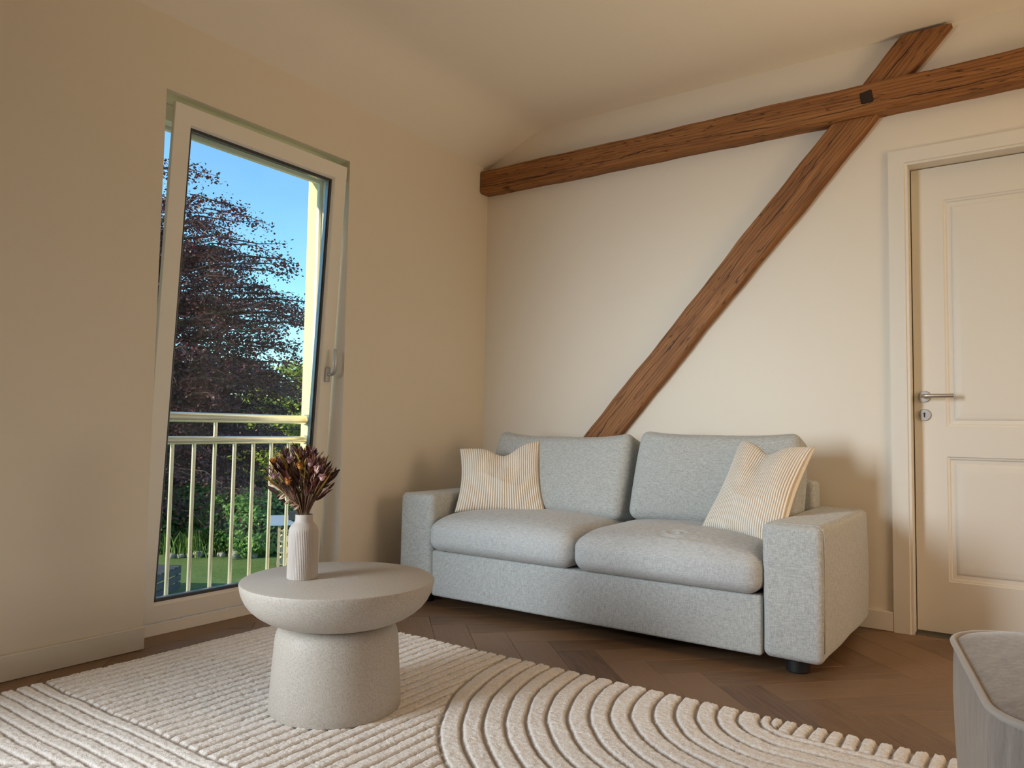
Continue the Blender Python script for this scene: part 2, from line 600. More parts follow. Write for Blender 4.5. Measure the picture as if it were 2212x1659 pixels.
# ------------------------------------------------------------------ ROOM SHELL
RX, RY = 4.6, -5.2          # room extents: x 0..RX, y RY..0
CZ, CZ0 = 2.5575, 2.3833    # flat ceiling height, height at the window wall
WY0, WY1, WZ = -2.04, -1.105, 2.1015   # visible window opening
BY0, BY1 = -4.95, -3.35     # second window of the same wall, left of the view

w = MB()   # inner leaf (plaster reveal) and outer leaf (wider opening, masonry)
for (x0, x1, e0, e1, zt) in ((-0.13, 0.0, 0.0, 0.0, WZ),):
    w.box(x0, x1, WY1, 0.15, -0.1, 2.75)
    w.box(x0, x1, BY1, WY0, -0.1, 2.75)
    w.box(x0, x1, RY - 0.15, BY0, -0.1, 2.75)
    w.box(x0, x1, WY0, WY1, zt, 2.75)
    w.box(x0, x1, BY0, BY1, zt, 2.75)
    w.box(x0, x1, WY0, WY1, -0.1, -0.004)
    w.box(x0, x1, BY0, BY1, -0.1, -0.004)
tag(w.build('wall_left', 'wall_paint'), kind='structure')
w = MB()
OY0, OY1, OZ = -2.09, -1.045, 2.105
for (a, b) in ((OY1, 0.4), (BY1 + 0.05, OY0), (RY - 0.4, BY0 - 0.05)):
    w.box(-0.37, -0.13, a, b, -3.0, 2.85)
for (a, b) in ((OY0, OY1), (BY0 - 0.05, BY1 + 0.05)):
    w.box(-0.37, -0.13, a, b, OZ, 2.85)
    w.box(-0.37, -0.13, a, b, -3.0, -0.03)
tag(w.build('wall_outside', 'facade'), kind='structure')

DX0, DX1, DZ = 2.262, 3.122, 1.982      # door opening
w = MB()
w.box(0.0, DX0 - 0.01, 0.0, 0.15, -0.1, 2.75)
w.box(DX1 + 0.01, RX + 0.15, 0.0, 0.15, -0.1, 2.75)
w.box(DX0 - 0.01, DX1 + 0.01, 0.0, 0.15, DZ + 0.01, 2.75)
w.box(DX0 - 0.01, DX1 + 0.01, 0.13, 0.15, -0.1, DZ + 0.01)
tag(w.build('wall_back', 'wall_paint'), kind='structure')
w = MB()
GY0, GY1 = -1.95, -0.75
w.box(RX, RX + 0.15, GY1, 0.0, -0.1, 2.75)
w.box(RX, RX + 0.15, RY - 0.15, GY0, -0.1, 2.75)
w.box(RX, RX + 0.15, GY0, GY1, 2.12, 2.75)
w.box(RX, RX + 0.15, GY0, GY1, -0.1, 0.45)
tag(w.build('wall_right', 'warm_bounce_paint'), kind='structure')
w = MB()
w.box(0.0, RX, RY - 0.15, RY, -0.1, 2.75)
tag(w.build('wall_front', 'warm_bounce_paint'), kind='structure')

# ceiling: short slope along the window wall, soft bend, then flat
prof = [(-0.002, CZ0)]
for i in range(13):
    q = i / 12
    x = 0.27 + 0.18 * q
    s_ = (CZ - CZ0) / 0.355
    # quadratic bend from slope to flat
    z = CZ0 + s_ * 0.27 + s_ * 0.18 * (q - q * q / 2)
    prof.append((x, z))
zf = prof[-1][1]
prof = [(x, CZ0 + (z - CZ0) * (CZ - CZ0) / (zf - CZ0)) for x, z in prof]
prof.append((RX + 0.1, CZ))
w = MB()
vs_, fs_ = [], []
for (x, z) in prof:
    for y in (RY - 0.1, 0.005):
        vs_.append((x, y, z))
for (x, z) in prof:
    for y in (RY - 0.1, 0.005):
        vs_.append((x, y, 2.8))
n_ = len(prof)
for i in range(n_ - 1):
    fs_.append((2 * i, 2 * i + 1, 2 * i + 3, 2 * i + 2))
    o_ = 2 * n_
    fs_.append((o_ + 2 * i, o_ + 2 * i + 2, o_ + 2 * i + 3, o_ + 2 * i + 1))
    for y in (0, 1):
        fs_.append((2 * i + y, 2 * i + 2 + y, o_ + 2 * i + 2 + y, o_ + 2 * i + y))
fs_ += [(0, 1, 2 * n_ + 1, 2 * n_), (2 * n_ - 2, 2 * n_ - 1, 4 * n_ - 1, 4 * n_ - 2)]
w.add(vs_, fs_)
tag(w.build('ceiling', 'ceiling_paint', smooth=True), kind='structure')

# floor: dark screed plus herringbone oak planks
fl = MB()
fl.box(0, RX, RY, 0, -0.1, -0.006)
floor = tag(fl.build('floor', 'subfloor'), kind='structure')
PW, PL = 0.145, 0.70
S2 = math.sqrt(0.5)
OX, OYY = 0.9105, -1.0275
def plank_mesh(poly):
    """poly in local coords (ccw), bevelled board 12 mm thick"""
    n = len(poly)
    cx = sum(p[0] for p in poly) / n
    cy = sum(p[1] for p in poly) / n
    b = 0.0016
    outer = [(p[0], p[1]) for p in poly]
    # inset by offsetting each edge
    ins = []
    for i in range(n):
        a, p, c = Vector(poly[i - 1]), Vector(poly[i]), Vector(poly[(i + 1) % n])
        d1, d2 = (p - a).normalized(), (c - p).normalized()
        n1, n2 = Vector((-d1.y, d1.x)), Vector((-d2.y, d2.x))
        k = 1 + n1.dot(n2)
        ins.append(tuple(p + (n1 + n2) * (b / k if k > 0.1 else b)))
    g = 0.00025
    out2 = [(o[0] + (i[0] - o[0]) * g / b, o[1] + (i[1] - o[1]) * g / b) for o, i in zip(outer, ins)]
    vs = [(x, y, -0.006) for x, y in out2] + [(x, y, -0.0014) for x, y in out2] + [(x, y, 0.0) for x, y in ins]
    fs = [tuple(range(2 * n, 3 * n))]
    for l in (0, 1):
        for i in range(n):
            j = (i + 1) % n
            fs.append((l * n + i, l * n + j, (l + 1) * n + j, (l + 1) * n + i))
    me = bpy.data.meshes.new('plank')
    me.from_pydata(vs, [], fs)
    me.update()
    me.materials.append(M['oak_plank'])
    return me
def clip(poly, x0, x1, y0, y1):
    for ax, v, sg in ((0, x0, 1), (0, x1, -1), (1, y0, 1), (1, y1, -1)):
        out = []
        for i in range(len(poly)):
            a, b = poly[i - 1], poly[i]
            ia, ib = sg * (a[ax] - v) >= -1e-9, sg * (b[ax] - v) >= -1e-9
            if ia != ib:
                t_ = (v - a[ax]) / (b[ax] - a[ax])
                out.append(tuple(a[k] + (b[k] - a[k]) * t_ for k in (0, 1)))
            if ib:
                out.append(tuple(b))
        poly = out
        if len(poly) < 3:
            return []
    return poly
full = plank_mesh([(0, 0), (PL, 0), (PL, PW), (0, PW)])
U = Vector((S2, S2)); V = Vector((S2, -S2))
n_plank = 0
for j in range(-6, 7):
    for k in range(-40, 60):
        for typ in (0, 1):
            u0, v0 = k * PW + j * PL, k * PW - j * PL
            if typ == 0:
                cs = [(u0, v0), (u0 + PL, v0), (u0 + PL, v0 + PW), (u0, v0 + PW)]
            else:
                cs = [(u0 - PW, v0), (u0, v0), (u0, v0 + PL), (u0 - PW, v0 + PL)]
            poly = [tuple(Vector((OX, OYY)) + U * a + V * b) for a, b in cs]
            cp = clip(poly, -0.124 if False else 0.0, RX, RY + 0.0, 0.0)
            if not cp:
                continue
            area = abs(sum(cp[i - 1][0] * cp[i][1] - cp[i][0] * cp[i - 1][1] for i in range(len(cp)))) / 2
            if area < 0.0006:
                continue
            # only the part of the floor that can be seen around the camera is worth single boards
            org = Vector((OX, OYY)) + U * cs[0][0] + V * cs[0][1] if typ == 0 else Vector((OX, OYY)) + U * cs[1][0] + V * cs[1][1]
            # local frame: x along the board
            ang = PI / 4 if typ == 0 else -PI / 4
            ca, sa = math.cos(ang), math.sin(ang)
            loc2 = [((p[0] - org.x) * ca + (p[1] - org.y) * sa, -(p[0] - org.x) * sa + (p[1] - org.y) * ca) for p in cp]
            a2 = sum(loc2[i - 1][0] * loc2[i][1] - loc2[i][0] * loc2[i - 1][1] for i in range(len(loc2)))
            if a2 < 0:
                loc2.reverse()
            if area > PW * PL * 0.9995:
                mn = (min(p[0] for p in loc2), min(p[1] for p in loc2))
                org = org + Vector((ca, sa)) * mn[0] + Vector((-sa, ca)) * mn[1]
                me = full
            else:
                me = plank_mesh(loc2)
            o = bpy.data.objects.new('plank', me)
            COL.objects.link(o)
            o.parent = floor
            o.location = (org.x, org.y, 0)
            o.rotation_euler = (0, 0, ang)
            n_plank += 1
# window reveal floor (threshold board)
tb = MB()
tb.box(-0.13, -0.0005, WY0 + 0.001, WY1 - 0.001, -0.006, -0.0005)
tag(tb.build('window_threshold', 'oak_plank', floor))

# baseboards
def baseboard(name, pieces):
    b = MB()
    for p in pieces:
        b.box(*p)
    tag(b.build(name, 'white_lacquer', bevel=0.002, seg=1), kind='structure')
baseboard('baseboard_left', [(0.0, 0.015, BY1, WY0, 0.001, 0.082), (0.0, 0.015, WY1, -0.015, 0.001, 0.082)])
baseboard('baseboard_back', [(0.0, 2.187, -0.015, 0.0, 0.001, 0.082), (3.2, RX, -0.015, 0.0, 0.001, 0.082)])
baseboard('baseboard_right', [(RX - 0.015, RX, RY, -0.015, 0.001, 0.082)])

# ------------------------------------------------------------------ DOOR
door = tag(empty('door_1', (2.69, 0.0, 0.0)), kind='structure')
c = MB()
CX0, CX1, CT = 2.188, 3.196, 2.05
# casing: mitred flat boards with a small step at the inner edge
def ring(mb, o, i, yo, yi):
    """o,i = (x0,x1,ztop) outer/inner; three-sided frame face between them from y yo to yi"""
    vs = [(o[0], yo, 0), (o[0], yo, o[2]), (o[1], yo, o[2]), (o[1], yo, 0),
          (i[0], yi, 0), (i[0], yi, i[2]), (i[1], yi, i[2]), (i[1], yi, 0)]
    mb.add(vs, [(0, 4, 5, 1), (1, 5, 6, 2), (2, 6, 7, 3)])
o0 = (CX0, CX1, CT)
i0 = (2.250, 3.134, 1.994)
i1 = (2.253, 3.131, 1.991)
i2 = (2.262, 3.122, 1.982)
ring(c, o0, o0, 0.0, -0.016)
ring(c, o0, i0, -0.016, -0.016)
ring(c, i0, i1, -0.016, -0.010)
ring(c, i1, i2, -0.010, -0.010)
ring(c, i2, i2, -0.010, 0.13)
cas = c.build('door_frame', 'white_lacquer', door)
LY = 0.07
d = MB()
PX0, PX1 = 2.384, 3.000
P1 = (0.860, 1.832)
P2 = (0.220, 0.738)
xs = [2.266, PX0, PX1, 3.118]
zs = [0.008, P2[0], P2[1], P1[0], P1[1], 1.978]
for a in range(3):
    for b in range(5):
        if a == 1 and b in (1, 3):
            continue
        d.add([(xs[a], LY, zs[b]), (xs[a + 1], LY, zs[b]), (xs[a + 1], LY, zs[b + 1]), (xs[a], LY, zs[b + 1])], [(0, 1, 2, 3)])
d.box(2.266, 3.118, LY + 0.028, LY + 0.04, 0.008, 1.978)
for (x0, x1, z0, z1) in ((2.266, 2.266, 0.008, 1.978), (3.118, 3.118, 0.008, 1.978)):
    d.add([(x0, LY, z0), (x0, LY, z1), (x0, LY + 0.04, z1), (x0, LY + 0.04, z0)], [(0, 1, 2, 3)])
for z in (0.008, 1.978):
    d.add([(2.266, LY, z), (3.118, LY, z), (3.118, LY + 0.04, z), (2.266, LY + 0.04, z)], [(0, 1, 2, 3)])
leaf = d.build('door_leaf', 'white_lacquer', door)
for (z0, z1) in (P1, P2):
    p = MB()
    steps = [(0.0, 0.0), (0.004, 0.004), (0.010, 0.0055), (0.014, 0.0105), (0.030, 0.0125), (0.034, 0.0085), (0.040, 0.0065), (0.060, 0.0050)]
    rings = [[(PX0 + s_, LY + y, z0 + s_), (PX1 - s_, LY + y, z0 + s_), (PX1 - s_, LY + y, z1 - s_), (PX0 + s_, LY + y, z1 - s_)] for s_, y in steps]
    vs_ = [v for r_ in rings for v in r_]
    fs_ = []
    for i in range(len(rings) - 1):
        for k in range(4):
            fs_.append((4 * i + k, 4 * i + (k + 1) % 4, 4 * i + 4 + (k + 1) % 4, 4 * i + 4 + k))
    fs_.append(tuple(4 * (len(rings) - 1) + k for k in range(4)))
    p.add(vs_, fs_)
    pn = p.build('panel', 'white_lacquer', door)
# handle: rose, neck, lever; escutcheon with keyhole
def disc_y(mb, x, z, r, y0, y1, n=32, b=0.0015):
    prof = [(r, y0), (r, y1 + b), (r - b, y1)]
    vs, fs = [], []
    for (rr, y) in prof:
        for k in range(n):
            a = 2 * PI * k / n
            vs.append((x + rr * math.cos(a), y, z + rr * math.sin(a)))
    for i in range(2):
        for k in range(n):
            fs.append((i * n + k, i * n + (k + 1) % n, (i + 1) * n + (k + 1) % n, (i + 1) * n + k))
    fs.append(tuple(2 * n + k for k in range(n)))
    mb.add(vs, fs)
hd = MB()
disc_y(hd, 2.305, 0.990, 0.0245, LY, LY - 0.009)
pts = [(2.305, LY - 0.008, 0.991), (2.305, LY - 0.040, 0.991), (2.307, LY - 0.050, 0.991), (2.313, LY - 0.055, 0.991), (2.322, LY - 0.056, 0.991), (2.418, LY - 0.056, 0.991)]
hd.tube(pts, 0.0088, 14)
tag(hd.build('handle', 'steel', door, smooth=True), 'brushed steel lever handle')
es = MB()
disc_y(es, 2.305, 0.912, 0.0245, LY, LY - 0.008)
esc = tag(es.build('escutcheon', 'steel', door, smooth=True), 'round steel keyhole plate')
kh = MB()
disc_y(kh, 2.305, 0.918, 0.0045, LY - 0.0079, LY - 0.0084, 14, 0.0001)
kh.box(2.3022, 2.3078, LY - 0.0084, LY - 0.0079, 0.902, 0.916)
kh.build('keyhole', 'black', esc)

# ------------------------------------------------------------------ VISIBLE WINDOW
win = tag(empty('window_1', (-0.165, -1.57, 0.0)), kind='structure')
f = MB()
FX0, FX1 = -0.205, -0.1305
f.box(FX0, FX1, OY0 + 0.002, -2.025, -0.02, OZ - 0.003)
f.box(FX0, FX1, -1.112, OY1 - 0.002, -0.02, OZ - 0.003)
f.box(FX0, FX1, -2.025, -1.112, 2.035, OZ - 0.003)
f.box(FX0, FX1 + 0.006, -2.025, -1.112, -0.001, 0.046)
# sealing lip around the rebate
f.box(FX0, FX0 + 0.02, -2.025, -2.008, 0.046, 2.035)
f.box(FX0, FX0 + 0.02, -1.129, -1.112, 0.046, 2.035)
f.box(FX0, FX0 + 0.02, -2.008, -1.129, 2.018, 2.035)
f.build('window_frame', 'pvc_white', win, bevel=0.002, seg=1)
ANG = math.atan2(0.124, 2.02)
HX, HZ = -0.1245, 0.049
def TS(p):
    """sash coordinates (x inward from face, y, z from sash bottom) to world, tilted into the room"""
    return Vector((HX + p.x * math.cos(ANG) + p.z * math.sin(ANG), p.y, HZ - p.x * math.sin(ANG) + p.z * math.cos(ANG)))
SY0, SY1, SH = -2.001, -1.120, 2.022
GYa, GYb, GZa, GZb = -1.911, -1.196, 0.068, 1.950
s_ = MB()
T0 = -0.062
def frame_prof(mb, prof, T):
    """prof: list of (inset from outer edge fraction-free distances, x); rectangular sweep"""
    rings = []
    for (d_, x) in prof:
        rings.append([(x, SY0 + d_, d_), (x, SY1 - d_, d_), (x, SY1 - d_, SH - d_), (x, SY0 + d_, SH - d_)])
    vs = [v for r_ in rings for v in r_]
    fs = []
    n = len(rings)
    for i in range(n):
        j = (i + 1) % n
        for k in range(4):
            fs.append((4 * i + k, 4 * i + (k + 1) % 4, 4 * j + (k + 1) % 4, 4 * j + k))
    mb.add(vs, fs, T)
frame_prof(s_, [(0.0, -0.002), (0.002, 0.0), (0.066, 0.0), (0.070, -0.003), (0.076, -0.015), (0.076, T0 + 0.012), (0.070, T0), (0.034, T0), (0.032, -0.018), (0.0, -0.018)], TS)
sash = s_.build('sash', 'pvc_white', win)
g = MB()
frame_prof(g, [(0.074, -0.0152), (0.084, -0.0185), (0.084, -0.021), (0.074, -0.021)], TS)
frame_prof(g, [(0.074, -0.046), (0.082, -0.046), (0.082, -0.051), (0.074, -0.055)], TS)
g.build('gasket', 'gasket', sash)
g = MB()
frame_prof(g, [(0.074, -0.024), (0.089, -0.0245), (0.089, -0.0425), (0.074, -0.043)], TS)
g.build('spacer_bar', 'spacer', sash)
for (xa, xb) in ((-0.0210, -0.0240), (-0.0430, -0.0460)):
    g = MB()
    e = 0.0755
    g.box(xb, xa, SY0 + e, SY1 - e, e, SH - e, TS)
    g.build('glass_pane', 'glass', sash)
# sash handle turned upwards (tilt position)
hmb = MB()
hy, hz = -1.156, 1.02
vs_, fs_ = soft_box(0.006, 0.0145, 0.035, 0.005, (1, 1, 2), 3)
hmb.add(vs_, fs_, lambda p: TS(p + Vector((0.006, hy, hz))))
P = [(0.008, hy, hz), (0.030, hy, hz), (0.044, hy, hz + 0.004), (0.052, hy, hz + 0.018), (0.055, hy, hz + 0.05), (0.053, hy, hz + 0.085), (0.046, hy, hz + 0.122)]
hmb.tube([TS(Vector(p)) for p in P], [0.0105, 0.0100, 0.0100, 0.0105, 0.0110, 0.0105, 0.0085], 12, True, 0.75)
hmb.build('window_handle', 'silver_plastic', sash, smooth=True)
# roller-shutter guide and stop on the outside reveal
gd = MB()
for y0, y1 in ((OY1 - 0.028, OY1 - 0.002), (OY0 + 0.002, OY0 + 0.028)):
    gd.box(-0.262, -0.206, y0, y1, -0.02, OZ - 0.003)
gd.box(-0.262, -0.206, OY0 + 0.03, OY1 - 0.03, OZ - 0.03, OZ - 0.003)
gd.build('shutter_guide', 'facade', win, bevel=0.003, seg=1)

# further windows of the room, outside the picture
def plain_window(name, axis, x, a0, a1, z0, z1):
    e = tag(empty(name, (x, (a0 + a1) / 2, z0)), kind='structure')
    f = MB()
    t0, t1 = (x - 0.03, x + 0.03)
    f.box(t0, t1, a0, a0 + 0.07, z0, z1)
    f.box(t0, t1, a1 - 0.07, a1, z0, z1)
    f.box(t0, t1, a0 + 0.07, a1 - 0.07, z0, z0 + 0.07)
    f.box(t0, t1, a0 + 0.07, a1 - 0.07, z1 - 0.07, z1)
    f.build('window_frame', 'pvc_white', e, bevel=0.003, seg=1)
    g = MB()
    g.box(x - 0.004, x + 0.004, a0 + 0.065, a1 - 0.065, z0 + 0.065, z1 - 0.065)
    g.build('glass_pane', 'glass', e)
plain_window('window_2', 'x', -0.165, BY0, BY1, 0.0, WZ)
plain_window('window_3', 'x', RX + 0.08, GY0, GY1, 0.45, 2.12)

# ------------------------------------------------------------------ TIMBERS
def timber(name, L, wd, th, seed, material, chamf, ends=(0.0, 0.0), wane=0.004, taper=0.0):
    """length along X from 0..L, width along Z, front face at -Y (thickness th, back at y=0); irregular hewn edges"""
    n = int(L / 0.05)
    vs, fs = [], []
    def jit(x, k):
        return wane * (math.sin(x * 5.1 + seed + k * 2.1) * 0.5 + math.sin(x * 13.7 + k * 1.3 + seed * 2) * 0.3 + math.sin(x * 31.0 + k + seed) * 0.2)
    cols = []
    for i in range(n + 1):
        q = i / n
        prof = [(0, -wd / 2), (-th + chamf, -wd / 2), (-th, -wd / 2 + chamf), (-th, wd / 2 - chamf * 0.5), (-th + chamf * 0.5, wd / 2), (0, wd / 2)]
        ring_ = []
        for k, (y, z) in enumerate(prof):
            x = ends[0] * (z / wd + 0.5) * (1 - q) + q * (L + ends[1] * (z / wd + 0.5)) if False else None
            xs0 = ends[0] * (z / wd)
            xs1 = L + ends[1] * (z / wd)
            x = xs0 + (xs1 - xs0) * q
            s_ = 1 if k < 3 else -1
            zz = z + jit(x, 0 if k < 3 else 5) + taper * q * (-s_)
            yy = y + (jit(x, k + 9) * 0.4 if k not in (0, 5) else 0)
            ring_.append(len(vs))
            vs.append((x, yy, zz))
        cols.append(ring_)
    for i in range(n):
        for k in range(6):
            fs.append((cols[i][k], cols[i][(k + 1) % 6], cols[i + 1][(k + 1) % 6], cols[i + 1][k]))
    fs.append(tuple(cols[0]))
    fs.append(tuple(reversed(cols[-1])))
    mb = MB()
    mb.add(vs, fs)
    return mb
# horizontal tie beam across the back wall
BZ = (2.3523 + 2.2167) / 2
tb = timber('beam', 4.55, 0.136, 0.0795, 1.3, 'beam_wood', 0.012)
beam = tb.build('timber_beam', 'beam_wood')
beam.location = (0.006, -0.0005, BZ)
tag(beam, 'long brown hewn timber beam running level across the back wall above the door', 'beam')
pg = MB()
pg.add(*soft_box(0.026, 0.006, 0.027, 0.006, (3, 1, 3), 2, lambda p: (p.x + 0.004 * sn(p, 60, 2), p.y, p.z + 0.004 * sn(p, 70, 5))))
pgo = pg.build('peg', 'peg_wood', beam, smooth='all')
pgo.location = (2.118 - 0.006, -0.0795, 2.290 - BZ)
pgo.rotation_euler = (0, math.radians(-6), 0)
tag(pgo, 'dark square wooden peg')
# diagonal brace behind it, from the sofa up to the ceiling
A = Vector((0.795, 0, 0.776)); B = Vector((2.337, 0, 2.530)) + Vector((0.879, 0, 1.0)) * 0.009
dv = (B - A).normalized()
A2 = A - dv * 0.96
LBR = (B - A2).length
ang = math.atan2(dv.z, dv.x)
# width measured across: horizontal cut .205 -> .205*sin(ang)
br = timber('brace', LBR, 0.205 * math.sin(ang) * 0.93, 0.05, 4.4, 'brace_wood', 0.006,
            ends=(-0.0, -0.145 * math.tan(PI / 2 - ang) * 1.0), wane=0.005)
brace = br.build('diagonal_brace', 'brace_wood')
brace.location = (A2.x, -0.0005, A2.z)
brace.rotation_euler = (0, -ang, 0)
tag(brace, 'brown timber brace slanting up the back wall from behind the sofa', 'beam')

# ------------------------------------------------------------------ SOFA
sofa = thing('sofa', 'light grey-green fabric two-seat sofa with wide armrests below the slanting timber', 'sofa', (1.14, -0.46, 0.0))
def place(mb_vs_fs, cx, cy, cz, rx=0.0, rz=0.0):
    vs, fs = mb_vs_fs
    R = Matrix.Rotation(rz, 3, 'Z') @ Matrix.Rotation(rx, 3, 'X')
    return [R @ Vector(v) + Vector((cx, cy, cz)) for v in vs], fs
SF, SB = -0.885, -0.056
def arm(x0, x1, z1):
    hx, hy, hz = (x1 - x0) / 2, (SB - SF) / 2, (z1 - 0.05) / 2
    def sh(p):
        q = Vector(p)
        fy = max(0.0, 1 - (p.z / hz) ** 2)
        q.y += (-0.006 if p.y < 0 else 0.0) * fy
        q.x += 0.004 * sn(p, 9, x0) * (1 if abs(p.x) > hx * 0.7 else 0)
        q.z += 0.004 * sn(p, 7, x1) * (1 if p.z > 0 else 0)
        # loose cover dips at the lower edge
        if p.z < -hz * 0.8:
            q.z += 0.006 * sn(p, 10, 3 + x0)
        return q
    b = MB()
    b.add(*place(soft_box(hx, hy, hz, 0.026, (6, 16, 10), 4, sh), (x0 + x1) / 2, (SF + SB) / 2, 0.05 + hz))
    o = b.build('armrest', 'sofa_fabric', sofa, smooth='all')
    # seam running round the front panel
    pts = []
    r_ = 0.03
    y = SF + 0.022
    for (cx_, cz_, a0) in ((x1 - r_, z1 - r_, 0), (x0 + r_, z1 - r_, 90)):
        for k in range(7):
            a = math.radians(a0 + 15 * k)
            pts.append((cx_ + (r_ - 0.0005) * math.cos(a), y, cz_ + (r_ - 0.0005) * math.sin(a)))
    pts = [(x1 - 0.001, y, 0.09)] + pts + [(x0 + 0.001, y, 0.09)]
    s = MB()
    s.tube(pts, 0.0022, 6)
    s.build('seam', 'sofa_fabric', o, smooth='all')
    return o
arm(0.180, 0.383, 0.512)
arm(1.902, 2.103, 0.512)
# base with front panel
def shb(p):
    q = Vector(p)
    if p.y < 0:
        q.y += 0.003 * sn(p, 8, 5)
    return q
b = MB()
b.add(*place(soft_box(0.757, 0.40, 0.104, 0.012, (30, 8, 6), 3, shb), 1.1425, -0.487, 0.154))
b.build('base', 'sofa_fabric', sofa, smooth='all')
# back frame
b = MB()
b.add(*place(soft_box(0.86, 0.055, 0.285, 0.022, (20, 3, 8), 4), 1.05, -0.112, 0.335))
b.build('back_frame', 'sofa_fabric', sofa, smooth='all')
# seat cushions
def seat(x0, x1, seed, wrinkle):
    hx, hy, hz = (x1 - x0) / 2, 0.325, 0.075
    def sh(p):
        q = Vector(p)
        u, v = p.x / hx, p.y / hy
        crown = (1 - u ** 4) * (1 - max(0, v) ** 2 * 0.2)
        if p.z > 0:
            k = p.z / hz
            q.z += k * (0.034 * max(0.0, 1 - abs(u) ** 2.6) ** 0.8 * (1 - 0.55 * max(0, -v) ** 4) + 0.004)
            # rounded nose towards the front
            if v < -0.45:
                q.z -= k * 0.030 * ((-v - 0.45) / 0.55) ** 2.0
            q.z += 0.003 * sn(p, 8, seed) * k
            for (wx, wy, wl, wa) in wrinkle:
                dx, dy = p.x - wx, p.y - wy
                rr = math.hypot(dx * 0.7, dy)
                q.z += wa * math.cos(rr * 2 * PI / wl) * math.exp(-(dx / 0.055) ** 2 - (dy / 0.07) ** 2) * k
        else:
            q.z += 0.0
        if p.y < 0:
            q.y -= 0.012 * (1 - u ** 2) * (1 - (p.z / hz) ** 2) * (-v)
        q.x += 0.008 * (1 if p.x > 0 else -1) * max(0, 1 - (p.z / hz) ** 2) * (abs(u) ** 6) * (1 - v * v * 0.5)
        return q
    b = MB()
    b.add(*place(soft_box(hx, hy, hz, 0.05, (120, 100, 5), 6, sh), (x0 + x1) / 2, -0.605, 0.259 + hz))
    return b.build('seat_cushion', 'seat_fabric', sofa, smooth='all')
seat(0.392, 1.146, 2, [(-0.05, -0.2, 0.06, 0.0)])
seat(1.158, 1.898, 6, [(0.035, -0.215, 0.034, 0.0050), (0.13, -0.235, 0.05, 0.0022)])
# back cushions
def backc(x0, x1, top, seed, sag, lean=-0.30):
    hx, hy, hz = (x1 - x0) / 2, 0.085, 0.205
    def sh(p):
        q = Vector(p)
        u, v, w_ = p.x / hx, p.y / hy, p.z / hz
        bul = (1 - abs(u) ** 3) * (1 - abs(w_) ** 3)
        q.y += 0.030 * bul * v
        q.y -= 0.018 * (1 - w_) / 2 * (1 if v < 0 else 0.2)       # fuller towards the bottom
        if w_ > 0:
            q.z += w_ * (-sag * (1 - u * u) + 0.010 * abs(u) ** 5 + 0.004 * sn(p, 12, seed))
        # slightly pinched corners
        q.x *= 1 - 0.020 * max(0, w_) ** 3 + 0.010 * (1 - w_ * w_)
        q.y += 0.004 * sn(p, 14, seed + 3) * bul
        # small puckers along the top seam
        if w_ > 0.55 and v < 0:
            q.y += 0.004 * math.sin(p.x * 95 + seed) * math.exp(-((u - 0.15) / 0.35) ** 2) * (w_ - 0.55)
        return q
    b = MB()
    b.add(*place(soft_box(hx, hy, hz, 0.042, (44, 5, 26), 5, sh), (x0 + x1) / 2, -0.345, top - hz - 0.012, lean))
    o = b.build('back_cushion', 'shaded_fabric', sofa, smooth='all')
    # seam tube along the front edge of the gusset
    return o
backc(0.375, 1.148, 0.812, 1, 0.016)
backc(1.184, 1.905, 0.826, 4, 0.010)
for (x, y) in ((2.0, -0.80), (0.28, -0.80), (2.0, -0.12), (0.28, -0.12)):
    f = MB()
    f.lathe([(0.036, 0.0), (0.040, 0.004), (0.042, 0.055)], 20, (x, y, 0.0))
    f.build('foot', 'black', sofa, smooth=True)

